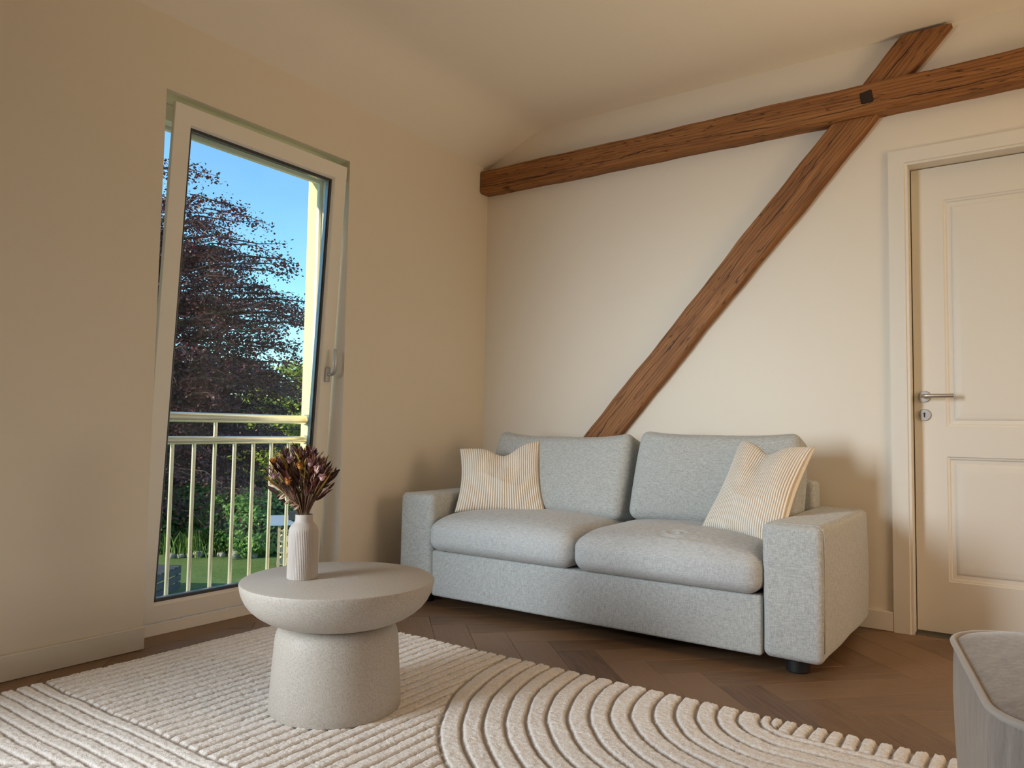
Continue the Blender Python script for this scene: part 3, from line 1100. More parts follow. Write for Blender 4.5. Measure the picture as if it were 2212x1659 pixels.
# ------------------------------------------------------------------ SCATTER CUSHIONS
def scatter(name, label, c, thick, notch, seed, ear=0.02):
    """c: BL, BR, TR, TL corners; pillow with concave edges and a dent in the upper edge"""
    BL, BR, TR, TL = [Vector(q) for q in c]
    N = 56
    nrm = ((BR - BL).cross(TL - BL)).normalized()
    if nrm.dot(CAM - BL) < 0:
        nrm = -nrm
    upv = ((TL + TR) - (BL + BR)).normalized()
    rtv = ((BR + TR) - (BL + TL)).normalized()
    vs, fs, uv = [], [], []
    side_idx = []
    for sd in (1, -1):
        idx = {}
        for i in range(N + 1):
            for j in range(N + 1):
                u, v = i / N, j / N
                if sd < 0 and (i in (0, N) or j in (0, N)):
                    idx[i, j] = side_idx[0][i, j]
                    continue
                p = (BL * (1 - u) + BR * u) * (1 - v) + (TL * (1 - u) + TR * u) * v
                # edges bow inwards
                bow = 0.020
                p = p - upv * (bow * math.sin(PI * u)) * (v - 0.5) * 2 - rtv * (bow * math.sin(PI * v)) * (u - 0.5) * 2
                # dent of the top edge
                dn = notch[1] * math.exp(-((u - notch[0]) / 0.17) ** 2) * v ** 3
                p = p - upv * dn
                ed = min(u, 1 - u, v, 1 - v)
                prof = (max(0.0, 1 - (2 * u - 1) ** 2) * max(0.0, 1 - (2 * v - 1) ** 2)) ** 0.42
                hgt = thick / 2 * prof
                dd = 1 - 0.75 * math.exp(-((u - notch[0]) / 0.16) ** 2) * max(0, v - 0.35) ** 1.3 / 0.57
                hgt *= dd
                # creases radiating from the dent and a horizontal fold
                wr = 0.0035 * math.sin(9 * u + 7 * v + seed) * prof + 0.0012 * math.sin(21 * v - 9 * u + seed * 2) * prof
                wr += 0.006 * math.exp(-((v - 0.42 - 0.12 * math.sin(5 * u + seed)) / 0.035) ** 2) * prof * math.sin(PI * u)
                flat = 1.0 if sd > 0 else -0.8
                p = p + nrm * (hgt * flat + wr * (1 if sd > 0 else 0.3))
                idx[i, j] = len(vs)
                vs.append(p)
                uv.append((u, v))
        side_idx.append(idx)
        for i in range(N):
            for j in range(N):
                q = (idx[i, j], idx[i + 1, j], idx[i + 1, j + 1], idx[i, j + 1])
                fs.append(q if sd > 0 else tuple(reversed(q)))
    me = bpy.data.meshes.new(name)
    me.from_pydata([tuple(v) for v in vs], [], fs)
    me.update()
    ul = me.uv_layers.new(name='UVMap')
    for lp in me.loops:
        ul.data[lp.index].uv = uv[lp.vertex_index]
    me.polygons.foreach_set('use_smooth', [True] * len(me.polygons))
    me.materials.append(M['corduroy'])
    o = bpy.data.objects.new(name, me)
    COL.objects.link(o)
    tag(o, label, 'cushion', 'striped corduroy cushions on the sofa')
    return o
scatter('scatter_cushion', 'cream striped corduroy cushion dented at the top, by the armrest nearest the window',
        [(0.425, -0.775, 0.425), (0.775, -0.515, 0.405), (0.660, -0.395, 0.768), (0.335, -0.635, 0.722)], 0.135, (0.55, 0.045), 1.0)
scatter('scatter_cushion', 'cream striped corduroy cushion tilted against the armrest nearest the door',
        [(1.578, -0.615, 0.440), (1.915, -0.70, 0.385), (1.975, -0.42, 0.772), (1.660, -0.37, 0.795)], 0.14, (0.45, 0.040), 2.3)

# ------------------------------------------------------------------ COFFEE TABLE
TCX, TCY = 1.003, -2.014
RUGZ = 0.0135
tab = thing('coffee_table', 'round cream stone coffee table with bowl-shaped top on a drum foot', 'table', (TCX, TCY, RUGZ))
prof = [(0.0, 0.240), (0.150, 0.240), (0.158, 0.243), (0.172, 0.2465), (0.190, 0.252), (0.212, 0.262), (0.232, 0.2745), (0.250, 0.290), (0.263, 0.307), (0.272, 0.325), (0.2775, 0.343), (0.2795, 0.358), (0.2785, 0.3615), (0.275, 0.3635), (0.0, 0.3645)]
b = MB()
b.lathe([(max(r_, 1e-4), z) for r_, z in prof], 128, (TCX, TCY, RUGZ))
b.build('table_top', 'sandstone', tab, smooth=True)
prof = [(0.0, 0.0), (0.1875, 0.0), (0.1885, 0.003), (0.1875, 0.03), (0.184, 0.09), (0.180, 0.15), (0.1775, 0.19), (0.1755, 0.205), (0.172, 0.217), (0.166, 0.2275), (0.158, 0.2345), (0.150, 0.2385), (0.146, 0.2405), (0.0, 0.2405)]
b = MB()
b.lathe([(max(r_, 1e-4), z) for r_, z in prof], 128, (TCX, TCY, RUGZ))
b.build('pedestal', 'sandstone', tab, smooth=True)
TTOP = RUGZ + 0.3643

# ------------------------------------------------------------------ VASE AND DRIED BOUQUET
VX, VY = 0.925, -2.086
vase = thing('vase', 'slim cream bottle vase with fine vertical ribs on the coffee table', 'vase', (VX, VY, TTOP))
NR = 56
def ribs(a, z):
    k = 1.0 if 0.003 < z < 0.138 else max(0.0, 1 - max(0, z - 0.138) / 0.01) if z >= 0.138 else 0.0
    return 1 - 0.034 * k * (0.5 - 0.5 * math.cos(a * NR))
prof = [(1e-4, 0.0), (0.0425, 0.0), (0.0440, 0.0015), (0.0442, 0.006), (0.0440, 0.05), (0.0436, 0.10), (0.0432, 0.128), (0.0425, 0.138), (0.0405, 0.146), (0.0365, 0.1525), (0.0315, 0.158), (0.0275, 0.1625), (0.0255, 0.167), (0.0250, 0.173), (0.0250, 0.1845), (0.0240, 0.1858), (0.0228, 0.1845), (0.0226, 0.15), (1e-4, 0.13)]
b = MB()
b.lathe(prof, NR * 4, (VX, VY, TTOP), ribs)
b.build('vase_body', 'vase_ceramic', vase, smooth='all')

bq = thing('dried_bouquet', 'dried flower bunch in burgundy, ochre and pink standing in the ribbed vase', 'flowers', (VX, VY, TTOP + 0.18))
base = Vector((VX, VY, TTOP + 0.15))
R_ = random.Random(3)
right = Vector((rt.x, rt.y, 0)).normalized()
back = Vector((-fw.x, -fw.y, 0)).normalized() * -1
def fan(sx, sy, h):
    """tip of a stem: sx across the view (-1..1), sy in depth, h height above the neck"""
    return Vector((VX, VY, TTOP + 0.18)) + Vector((1, 0, 0)) * (right.x * (sx - 0.12) + back.x * sy) * 0.098 + Vector((0, 1, 0)) * (right.y * (sx - 0.12) + back.y * sy) * 0.098 + Vector((0, 0, h))
def stem_pts(tip, n=6):
    a = base + (tip - base) * 0.02
    pts = []
    for i in range(n):
        q = i / (n - 1)
        p = base.lerp(tip, q)
        w_ = 1 - q
        # leave the neck nearly upright, then flare
        lat = (tip - base)
        lat.z = 0
        p -= lat * (q * (1 - q)) * 0.55
        pts.append(p)
    return pts
stems = MB(); oats = MB(); feathers = MB(); dark = MB(); orange = MB(); ochre = MB(); pink = MB(); mauve = MB()
def leaf_blade(mb, root, direction, length, width, curl=0.15, n=5):
    d_ = Vector(direction).normalized()
    a = d_.cross(Vector((R_.uniform(-1, 1), R_.uniform(-1, 1), R_.uniform(-0.3, 0.3)))).normalized()
    nn = d_.cross(a)
    vs, fs = [], []
    for i in range(n + 1):
        q = i / n
        wd = width * math.sin(PI * min(1, 0.08 + 0.92 * q)) ** 0.8 * (1 if q < 1 else 0.05)
        c_ = Vector(root) + d_ * length * q + nn * curl * length * q * q
        vs += [c_ - a * wd / 2, c_ + nn * wd * 0.12, c_ + a * wd / 2]
    for i in range(n):
        for k in (0, 1):
            fs.append((3 * i + k, 3 * i + k + 1, 3 * i + 4 + k, 3 * i + 3 + k))
    mb.add(vs, fs)
def plume(mb, tip, length, rad, n, w_):
    """feathery head: many fine spikes around the last part of a stem"""
    pts = stem_pts(tip)
    ax = (pts[-1] - pts[-2]).normalized()
    for i in range(n):
        q = R_.random()
        root = tip - ax * length * (1 - q)
        d_ = ax * R_.uniform(0.7, 1.2) + Vector((R_.uniform(-1, 1), R_.uniform(-1, 1), R_.uniform(-0.4, 0.8))) * 0.55
        leaf_blade(mb, root, d_, rad * R_.uniform(0.7, 1.3), w_, 0.1, 2)
heads = []
for i in range(95):
    sx = R_.uniform(-1, 1); sy = R_.uniform(-0.8, 0.8)
    if sx * sx + sy * sy > 1.05:
        sx *= 0.75; sy *= 0.75
    h = 0.205 - 0.065 * (sx * sx + 0.6 * sy * sy) - abs(R_.gauss(0, 0.022))
    tip = fan(sx, sy, h)
    stems.tube(stem_pts(tip), [0.0012] * 5 + [0.0007], 4, False)
    heads.append((tip, sx, sy))
for i, (tip, sx, sy) in enumerate(heads):
    pts = stem_pts(tip)
    ax = (pts[-1] - pts[-2]).normalized()
    k = i % 9
    if k in (0, 4, 7):
        plume(feathers, tip, 0.085, 0.022, 26, 0.0035)
    elif k == 1:
        plume(ochre, tip, 0.06, 0.020, 18, 0.004)
        leaf_blade(ochre, tip - ax * 0.07, ax, 0.085, 0.009, 0.05)
    elif k == 2:
        plume(orange, tip, 0.055, 0.020, 26, 0.0035)
    elif k in (3, 8):
        plume(dark, tip, 0.07, 0.024, 16, 0.006)
        leaf_blade(dark, tip - ax * 0.03, ax, 0.05, 0.018, 0.25)
    elif k == 5:
        for q in range(7):
            leaf_blade(oats, tip - ax * 0.010 * q, ax + Vector((R_.uniform(-1, 1), R_.uniform(-1, 1), R_.uniform(-.5, .5))) * 0.7, 0.020, 0.0045, 0.1, 3)
    elif k == 6:
        plume(mauve, tip, 0.05, 0.020, 20, 0.0045)
# dense dark filling along the inner fan
for i in range(150):
    sx = R_.uniform(-0.8, 0.8); sy = R_.uniform(-0.7, 0.7)
    tip = fan(sx, sy, R_.uniform(0.07, 0.15))
    p = stem_pts(tip)
    q = R_.uniform(0.45, 0.95)
    root = p[2].lerp(p[-1], q)
    leaf_blade(dark if i % 3 else feathers, root, (p[-1] - p[-2]) + Vector((R_.uniform(-1, 1), R_.uniform(-1, 1), 0)) * 0.02, R_.uniform(0.03, 0.055), R_.uniform(0.006, 0.012), 0.15, 3)
for i in range(60):
    tip = fan(R_.uniform(-0.5, 0.5), R_.uniform(-0.5, 0.5), 0.07)
    p = stem_pts(tip)
    stems.tube(p, 0.0016, 4, False)
    leaf_blade(dark if i % 2 else feathers, p[2], p[4] - p[2], 0.05, 0.008, 0.1, 3)
# pink and orange thistle-like heads towards the viewer
for (sx, h, r_, mb) in ((-0.48, 0.150, 0.0115, pink), (0.62, 0.140, 0.012, pink), (0.42, 0.158, 0.012, mauve), (0.78, 0.118, 0.0115, pink), (-0.62, 0.118, 0.009, mauve), (-0.22, 0.105, 0.011, orange), (0.12, 0.150, 0.011, orange), (-0.68, 0.160, 0.011, orange), (-0.20, 0.165, 0.010, mauve)):
    tip = fan(sx, -0.62, h)
    stems.tube(stem_pts(tip), 0.0013, 5, False)
    r_ *= 0.82
    mb.ball(tip, r_ * 0.8, 10, 7, 1, 1, 1.35)
    for k in range(60):
        a = R_.uniform(0, 2 * PI)
        d_ = Vector((math.cos(a) * 0.8, math.sin(a) * 0.8, R_.uniform(-0.2, 1.3)))
        leaf_blade(mb, tip + d_.normalized() * r_ * 0.6, d_ + Vector((0, 0, 0.7)), r_ * R_.uniform(0.7, 1.2), 0.0028, 0.1, 2)
# oat spray leaning out on the left, long ochre blades on the right
tipo = fan(-0.42, -0.85, 0.085)
pts = [fan(0.10, -0.5, 0.035), fan(-0.12, -0.75, 0.055), fan(-0.32, -0.85, 0.078), fan(-0.58, -0.9, 0.098)]
oats.tube(pts, 0.0012, 5, False)
for i in range(13):
    q = i / 12 * 2.9
    p = pts[int(q)].lerp(pts[min(3, int(q) + 1)], q - int(q))
    leaf_blade(oats, p, Vector((-right.x, -right.y, 0)) * R_.uniform(0.3, 1) + Vector((0, 0, R_.uniform(-0.9, 0.5))), 0.022, 0.007, 0.15, 4)
for (sx, h) in ((1.12, 0.140), (1.05, 0.128), (0.92, 0.150), (-0.98, 0.155), (0.30, 0.13), (0.55, 0.12), (-0.85, 0.165)):
    tip = fan(sx * 0.9, -0.4, h)
    p = stem_pts(tip, 8)
    leaf_blade(ochre, p[4], tip - p[4], (tip - p[4]).length, 0.009, 0.05, 6)
    stems.tube(p[:6], 0.0011, 4, False)
stems.build('stems', 'dry_stem', bq)['kind'] = 'stuff'
for mb, nm, mt in ((feathers, 'burgundy_plumes', 'dry_burgundy'), (dark, 'dark_leaves', 'dry_dark'), (orange, 'orange_heads', 'dry_orange'), (ochre, 'ochre_blades', 'dry_ochre'), (oats, 'oat_sprays', 'dry_beige'), (pink, 'pink_heads', 'dry_pink'), (mauve, 'mauve_heads', 'dry_mauve')):
    mb.build(nm, mt, bq)['kind'] = 'stuff'

# ------------------------------------------------------------------ POUF
pf = thing('pouf', 'taupe velvet pouf with piped top edge at the lower right corner', 'pouf', (2.892, -1.945, RUGZ))
def squircle(hw, r, n=10):
    pts = []
    for (cx_, cy_, a0) in ((hw - r, hw - r, 0), (-hw + r, hw - r, 90), (-hw + r, -hw + r, 180), (hw - r, -hw + r, 270)):
        for k in range(n + 1):
            a = math.radians(a0 + 90 * k / n)
            pts.append((cx_ + r * math.cos(a), cy_ + r * math.sin(a)))
    # subdivide straight sides a little
    return pts
RZp = math.radians(11.3)
def pw(x, y, z):
    return (2.892 + x * math.cos(RZp) - y * math.sin(RZp), -1.945 + x * math.sin(RZp) + y * math.cos(RZp), RUGZ + z)
def stack(levels, hw0=0.302, r0=0.115):
    vs, fs = [], []
    for (s_, z) in levels:
        hw = hw0 + s_
        r_ = max(0.01, r0 + s_ * 0.6)
        if hw < 0.12:
            r_ = hw * 0.95
        ring_ = squircle(hw, min(r_, hw * 0.98))
        for (x, y) in ring_:
            vs.append(pw(x, y, z))
    n = len(vs) // len(levels)
    for i in range(len(levels) - 1):
        for k in range(n):
            fs.append((i * n + k, i * n + (k + 1) % n, (i + 1) * n + (k + 1) % n, (i + 1) * n + k))
    return vs, fs, n, len(levels)
b = MB()
vs_, fs_, n_, l_ = stack([(-0.02, 0.0), (-0.012, 0.004), (-0.008, 0.02), (-0.004, 0.10), (0.001, 0.2), (0.004, 0.3), (0.003, 0.36), (0.0, 0.402)])
fs_.append(tuple(reversed(range(n_))))
b.add(vs_, fs_)
b.build('pouf_side', 'velvet', pf, smooth='all')
b = MB()
lv = [(0.0, 0.402), (-0.010, 0.410), (-0.035, 0.419), (-0.075, 0.428), (-0.13, 0.434), (-0.19, 0.437), (-0.25, 0.438), (-0.295, 0.438)]
vs_, fs_, n_, l_ = stack(lv)
fs_.append(tuple((l_ - 1) * n_ + k for k in range(n_)))
b.add(vs_, fs_)
b.build('pouf_top', 'velvet', pf, smooth='all')
b = MB()
b.loop([pw(x, y, 0.404) for (x, y) in squircle(0.304, 0.117)], 0.0062, 10)
b.build('piping', 'velvet_piping', pf, smooth='all')

# ------------------------------------------------------------------ RUG
X0, X1, Y0, Y1 = 0.14, 3.15, -3.10, -1.322
ST = 0.0038
nx, ny = int((X1 - X0) / ST), int((Y1 - Y0) / ST)
gx = np.linspace(X0, X1, nx + 1)
gy = np.linspace(Y0, Y1, ny + 1)
GX, GY = np.meshgrid(gx, gy, indexing='ij')
wx = GX + 0.008 * vnoise(GX * 7, GY * 7, 1) + 0.0025 * vnoise(GX * 34, GY * 34, 2) + 0.0022 * vnoise(GX * 110, GY * 110, 22)
wy = GY + 0.008 * vnoise(GX * 7, GY * 7, 3) + 0.0025 * vnoise(GX * 34, GY * 34, 4) + 0.0022 * vnoise(GX * 110, GY * 110, 24)
ACX, ACY, AR, AI = 2.15, -1.335, 1.012, 0.088
dA = np.where(wx < ACX, np.hypot(wx - ACX, wy - ACY), np.abs(wy - ACY))
def edge(ph, pitch):
    t_ = ph - np.floor(ph)
    return np.minimum(t_, 1 - t_) * pitch
inarc = dA < AR
teeth = dA < AI
lowY = -2.437
d2 = np.hypot(wx - 1.0, wy + 3.08)
arcP = (AR - AI) / 15.5
e = edge(wx / 0.0405 + 0.12, 0.0405) + 0.0005
gw = np.full_like(e, 0.0034)
e_low = edge((wy - lowY) / 0.0395, 0.0395)
low = wy < lowY
e = np.where(low, e_low, e); gw = np.where(low, 0.0028, gw)
inc = low & (d2 < 0.46)
e = np.where(inc, edge(wx / 0.05, 0.05), e)
e = np.where(inarc, edge((AR - dA) / arcP, arcP), e); gw = np.where(inarc, 0.0050, gw)
e = np.where(teeth, edge(wx / 0.0405 + 0.3, 0.0405), e); gw = np.where(teeth, 0.0045, gw)
for dist, hw in ((np.abs(dA - AR), 0.0045), (np.where(inarc, 9, np.abs(wy - lowY)), 0.0045), (np.where(low & ~inarc, np.abs(d2 - 0.46), 9), 0.004), (np.abs(dA - AI), 0.003)):
    e = np.minimum(e, np.maximum(0, dist - hw + gw))
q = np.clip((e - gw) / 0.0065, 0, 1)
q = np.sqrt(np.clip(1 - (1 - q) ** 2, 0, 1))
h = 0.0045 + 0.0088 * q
h *= 1 + 0.10 * vnoise(GX * 60, GY * 60, 7) * q
h += (0.0026 * vnoise(GX * 150, GY * 150, 8) + 0.0012 * rng.uniform(-1, 1, GX.shape)) * (0.4 + 0.6 * q)
ed = np.minimum(np.minimum(GX - X0, X1 - GX), np.minimum(GY - Y0, Y1 - GY))
h = np.where(ed < 1e-6, 0.0008, h)
EX = GX + np.where(GX - X0 < 0.05, 0.006 * vnoise(GY * 25, GY * 0, 11), 0)
EY = GY + np.where(Y1 - GY < 0.05, (0.004 * vnoise(GX * 25, GX * 0, 12) - 0.007 * (1 - q)), 0)
me = bpy.data.meshes.new('rug')
nv = (nx + 1) * (ny + 1)
me.vertices.add(nv)
me.vertices.foreach_set('co', np.stack([EX, EY, h], -1).reshape(-1).astype(np.float32))
ii, jj = np.meshgrid(np.arange(nx), np.arange(ny), indexing='ij')
a_ = (ii * (ny + 1) + jj).reshape(-1)
quads = np.stack([a_, a_ + ny + 1, a_ + ny + 2, a_ + 1], -1).reshape(-1).astype(np.int32)
nq = nx * ny
me.loops.add(nq * 4)
me.loops.foreach_set('vertex_index', quads)
me.polygons.add(nq)
me.polygons.foreach_set('loop_start', np.arange(0, nq * 4, 4, dtype=np.int32))
me.update(calc_edges=True)
me.polygons.foreach_set('use_smooth', np.ones(nq, dtype=bool))
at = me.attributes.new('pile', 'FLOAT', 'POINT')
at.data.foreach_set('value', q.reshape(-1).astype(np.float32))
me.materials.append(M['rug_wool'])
rug = bpy.data.objects.new('rug', me)
COL.objects.link(rug)
tag(rug, 'cream carved wool rug with straight and arched grooves under the coffee table', 'rug')

# ------------------------------------------------------------------ OUTSIDE: RAILING
RLX = -0.318
rail = thing('balcony_railing', 'pale metal balcony railing with vertical bars outside the tilted window', 'railing', (RLX, -1.57, -0.03))
ya, yb = OY0 + 0.0015, OY1 - 0.0015
b = MB(); b.tube([(RLX, ya + 0.012, 0.852), (RLX, yb - 0.012, 0.852)], 0.0215, 20); b.build('top_rail', 'rail_metal', rail, smooth=True)
b = MB(); b.tube([(RLX, ya + 0.012, 0.752), (RLX, yb - 0.012, 0.752)], 0.0175, 20); b.build('middle_rail', 'rail_metal', rail, smooth=True)
b = MB(); b.tube([(RLX, ya + 0.012, 0.010), (RLX, yb - 0.012, 0.010)], 0.0150, 16); b.build('bottom_rail', 'rail_metal', rail, smooth=True)
for k in range(9):
    y = -1.160 - 0.101 * k
    b = MB(); b.tube([(RLX, y, 0.012), (RLX, y, 0.742)], 0.0085, 12); b.build('bar', 'rail_metal', rail, smooth=True)
b = MB(); b.tube([(RLX, -1.564, 0.765), (RLX, -1.564, 0.836)], 0.0085, 12); b.build('spacer_post', 'rail_metal', rail, smooth=True)
for z, r_ in ((0.852, 0.0215), (0.752, 0.0175), (0.010, 0.015)):
    for y0, y1 in ((ya, ya + 0.014), (yb - 0.014, yb)):
        b = MB(); b.tube([(RLX, y0, z), (RLX, y1, z)], r_ * 1.28, 20); b.build('bracket', 'spacer', rail, smooth=True)

# ------------------------------------------------------------------ OUTSIDE: GARDEN
GZ = -2.8
b = MB(); b.box(-90, -0.36, -60, 90, GZ - 0.2, GZ)
tag(b.build('lawn', 'lawn'), kind='structure')

def leaves(centers, size, jitter_n, aspect=0.6, seed=0, outward=None):
    """numpy leaf quads (folded diamond) at the centres; returns verts, faces"""
    r_ = np.random.default_rng(seed)
    n = len(centers)
    nrm = r_.normal(size=(n, 3)) * jitter_n + np.array([0, 0, 0.6])
    if outward is not None:
        nrm += outward
    nrm /= np.linalg.norm(nrm, axis=1)[:, None]
    a = np.cross(nrm, r_.normal(size=(n, 3)))
    a /= np.linalg.norm(a, axis=1)[:, None]
    b = np.cross(nrm, a)
    s = size * r_.uniform(0.65, 1.3, (n, 1))
    v = np.stack([centers - a * s, centers + b * s * aspect, centers + a * s, centers - b * s * aspect], 1)
    return v.reshape(-1, 3)

def leaf_obj(name, verts, material, parent=None):
    n = len(verts) // 4
    me = bpy.data.meshes.new(name)
    me.vertices.add(n * 4)
    me.vertices.foreach_set('co', verts.reshape(-1).astype(np.float32))
    me.loops.add(n * 4)
    me.loops.foreach_set('vertex_index', np.arange(n * 4, dtype=np.int32))
    me.polygons.add(n)
    me.polygons.foreach_set('loop_start', np.arange(0, n * 4, 4, dtype=np.int32))
    me.update(calc_edges=True)
    me.materials.append(M[material])
    o = bpy.data.objects.new(name, me)
    COL.objects.link(o)
    if parent:
        o.parent = parent
        o.matrix_parent_inverse = Matrix.Translation(parent.location).inverted()
    o['kind'] = 'stuff'
    return o

def sprays(c, rad, n, per, seed, spread=0.75, thick=0.10, shell=0.45, droop=0.25, zmin=None):
    """flat drooping twig sprays filling an ellipsoid crown; returns leaf centres and twig segments"""
    r_ = np.random.default_rng(seed)
    out, segs = [], []
    c = np.array(c); rad = np.array(rad)
    for i in range(n):
        d_ = r_.normal(size=3)
        d_ /= np.linalg.norm(d_)
        rr = r_.uniform(shell, 1.0) ** 0.8
        p = c + d_ * rad * rr * (1 + 0.13 * math.sin(d_[0] * 7 + seed) * math.sin(d_[2] * 9 + 2 * seed))
        if zmin is not None and p[2] < zmin:
            continue
        hd = d_.copy(); hd[2] = 0
        hd /= np.linalg.norm(hd) + 1e-6
        side = np.array([-hd[1], hd[0], 0])
        m_ = int(per * r_.uniform(0.6, 1.4))
        t_ = r_.uniform(-1, 1, m_)
        s_ = r_.normal(size=m_) * 0.45 * (1.15 - 0.5 * np.abs(t_ + 0.2))
        L = spread * r_.uniform(0.7, 1.5)
        tilt = r_.uniform(-0.25, 0.45) * (1 if d_[2] > 0 else 0.6)
        pts = p + np.outer(t_ * L, hd) + np.outer(s_ * L * 0.8, side)
        pts[:, 2] += t_ * L * tilt - droop * (t_ + 0.3) ** 2 * L + r_.normal(size=m_) * thick
        out.append(pts)
        segs.append((p - hd * L * 1.0, p + hd * L * 0.2, p + hd * L * 0.95 + np.array([0, 0, (tilt - droop) * L])))
    return np.concatenate(out), segs

def make_tree(name, label, base, crown_c, rad, n, per, size, material, seed, trunk_r=0.3, group=None, **kw):
    tr_ = thing(name, label, 'tree', base, group)
    cs, segs = sprays(crown_c, rad, n, per, seed, **kw)
    leaf_obj('foliage', leaves(cs, size, 0.55, 0.62, seed), material, tr_)
    b = MB()
    c_ = Vector(crown_c)
    top = Vector((c_.x, c_.y, c_.z + rad[2] * 0.6))
    b.tube([Vector(base), Vector(base).lerp(top, 0.3) + Vector((0.1, 0.1, 0)), Vector(base).lerp(top, 0.65), top], [trunk_r, trunk_r * 0.8, trunk_r * 0.45, 0.05], 10)
    b.build('trunk', 'bark', tr_, smooth=True)
    tw = MB()
    rr = random.Random(seed)
    for i, (a, p, q_) in enumerate(segs):
        if i % 2 == 0:
            zz = max(base[2] + 1.0, min(top.z, a[2] - 0.6 * rad[0] * 0.3))
            f_ = (zz - base[2]) / (top.z - base[2])
            root = Vector(base).lerp(top, max(0, min(1, f_)))
            tw.tube([root, Vector(a).lerp(root, 0.45) + Vector((0, 0, 0.15)), Vector(a), Vector(p), Vector(q_)], [0.07, 0.05, 0.03, 0.018, 0.006], 4, False)
        else:
            tw.tube([Vector(a), Vector(p), Vector(q_)], [0.02, 0.014, 0.005], 4, False)
    o = tw.build('branches', 'bark', tr_)
    o['kind'] = 'stuff'
    return tr_

make_tree('copper_beech', 'large copper beech tree with dark purple leaves seen through the window', (-20.2, 9.0, GZ),
          (-20.2, 9.0, 2.2), (4.9, 4.9, 6.6), 900, 170, 0.055, 'beech_leaf', 11, 0.42, spread=0.95, thick=0.10, shell=0.35, droop=0.22, zmin=-1.9)
make_tree('broadleaf_tree', 'yellow-green tree beyond the copper beech at the right edge of the view', (-24.6, 18.6, GZ),
          (-24.6, 18.6, 0.6), (2.6, 2.6, 3.2), 150, 80, 0.12, 'bright_leaf', 21, 0.2)
for k, (x, y, z, rx, rz_, lb) in enumerate(((-30.5, 15.5, 0.2, 4.0, 3.0, 'dark green tree in the far hedge row behind the copper beech'),
                                        (-31.0, 22.5, -0.2, 3.6, 2.6, 'dark green tree in the far row behind the yellow-green tree'),
                                        (-36.0, 12.0, 0.4, 4.2, 3.2, 'dark green tree in the far row behind the pale wall'))):
    make_tree('background_tree', lb, (x, y, GZ), (x, y, z), (rx, rx, rz_), 190, 90, 0.16, 'dark_leaf', 31 + k, 0.25, 'trees at the far end of the garden', spread=1.1)

# far tree line closing the garden, too dense to count
r_ = np.random.default_rng(77)
n_l = 16000
th = r_.uniform(math.radians(95), math.radians(205), n_l)
rad_ = 50 + r_.normal(size=n_l) * 1.6
top_ = -0.6 + 1.6 * np.sin(th * 17) + 0.9 * np.sin(th * 41 + 1)
zz_ = GZ + r_.uniform(0, 1, n_l) ** 0.8 * (3.6 + top_ * 0.5)
pts_ = np.stack([2.7 + np.cos(th) * rad_, -3.6 + np.sin(th) * rad_, zz_], -1)
o = leaf_obj('distant_tree_line', leaves(pts_, 0.42, 0.6, 0.7, 78), 'dark_leaf')
tag(o, 'dense dark row of distant trees closing the far end of the garden', 'trees')

def make_bush(name, label, c, rad, n, size, material, seed, cat='shrub', box=False, group=None):
    e_ = thing(name, label, cat, (c[0], c[1], GZ), group)
    r_ = np.random.default_rng(seed)
    d_ = r_.normal(size=(n, 3))
    if box:
        pw_ = 0.6
        d_ = np.sign(d_) * np.abs(d_) ** pw_
        d_ /= (np.abs(d_) ** 3).sum(1)[:, None] ** (1 / 3)
    else:
        d_ /= np.linalg.norm(d_, axis=1)[:, None]
    lump = 1 + 0.10 * np.sin(d_[:, 0] * 7 + seed) * np.sin(d_[:, 1] * 6 + d_[:, 2] * 8)
    p = np.array(c) + d_ * np.array(rad) * (r_.uniform(0.82, 1.04, (n, 1))) * lump[:, None]
    ok = p[:, 2] > GZ + 0.02
    leaf_obj('foliage', leaves(p[ok], size, 0.5, 0.6, seed, d_[ok] * 0.9), material, e_)
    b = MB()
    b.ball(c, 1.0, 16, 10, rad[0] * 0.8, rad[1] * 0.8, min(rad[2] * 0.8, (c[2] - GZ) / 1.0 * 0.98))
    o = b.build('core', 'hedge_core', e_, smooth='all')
    return e_
make_bush('hedge', 'rounded clipped green hedge at the end of the lawn', (-15.75, 10.15, -1.98), (1.25, 1.25, 0.92), 9000, 0.060, 'hedge_leaf', 41, 'hedge', True)
make_bush('shrub', 'dark green shrub left of the hedge by the window frame', (-17.7, 8.25, -2.05), (0.75, 0.75, 1.0), 3500, 0.065, 'shrub_leaf', 42)
make_bush('shrub', 'leafy green shrub between the hedge and the pale wall', (-18.2, 9.9, -1.6), (1.0, 0.9, 0.75), 2200, 0.075, 'hedge_leaf', 43)
make_bush('shrub', 'light green bush right of the hedge behind the firewood rack', (-16.6, 11.9, -1.75), (0.9, 0.9, 0.95), 3000, 0.07, 'grass_leaf', 44)
# grassy perennials in front of the pale wall
e_ = thing('perennial_clump', 'strappy green perennials growing left of the hedge', 'plant', (-16.6, 8.9, GZ))
r_ = random.Random(5)
gm = MB()
for i in range(420):
    x, y = -16.55 + r_.gauss(0, 0.30), 8.95 + r_.gauss(0, 0.45)
    d_ = Vector((r_.uniform(-0.4, 0.4), r_.uniform(-0.4, 0.4), 1))
    L = r_.uniform(0.45, 0.85)
    a = Vector((r_.uniform(-1, 1), r_.uniform(-1, 1), 0)).normalized() * 0.013
    p0 = Vector((x, y, GZ))
    p1 = p0 + d_ * L * 0.6
    p2 = p0 + d_ * L + Vector((d_.x, d_.y, -0.15)) * L * 0.4
    gm.add([p0 - a, p0 + a, p1 + a, p1 - a, p2], [(0, 1, 2, 3), (3, 2, 4)])
gm.build('blades', 'grass_leaf', e_)['kind'] = 'stuff'
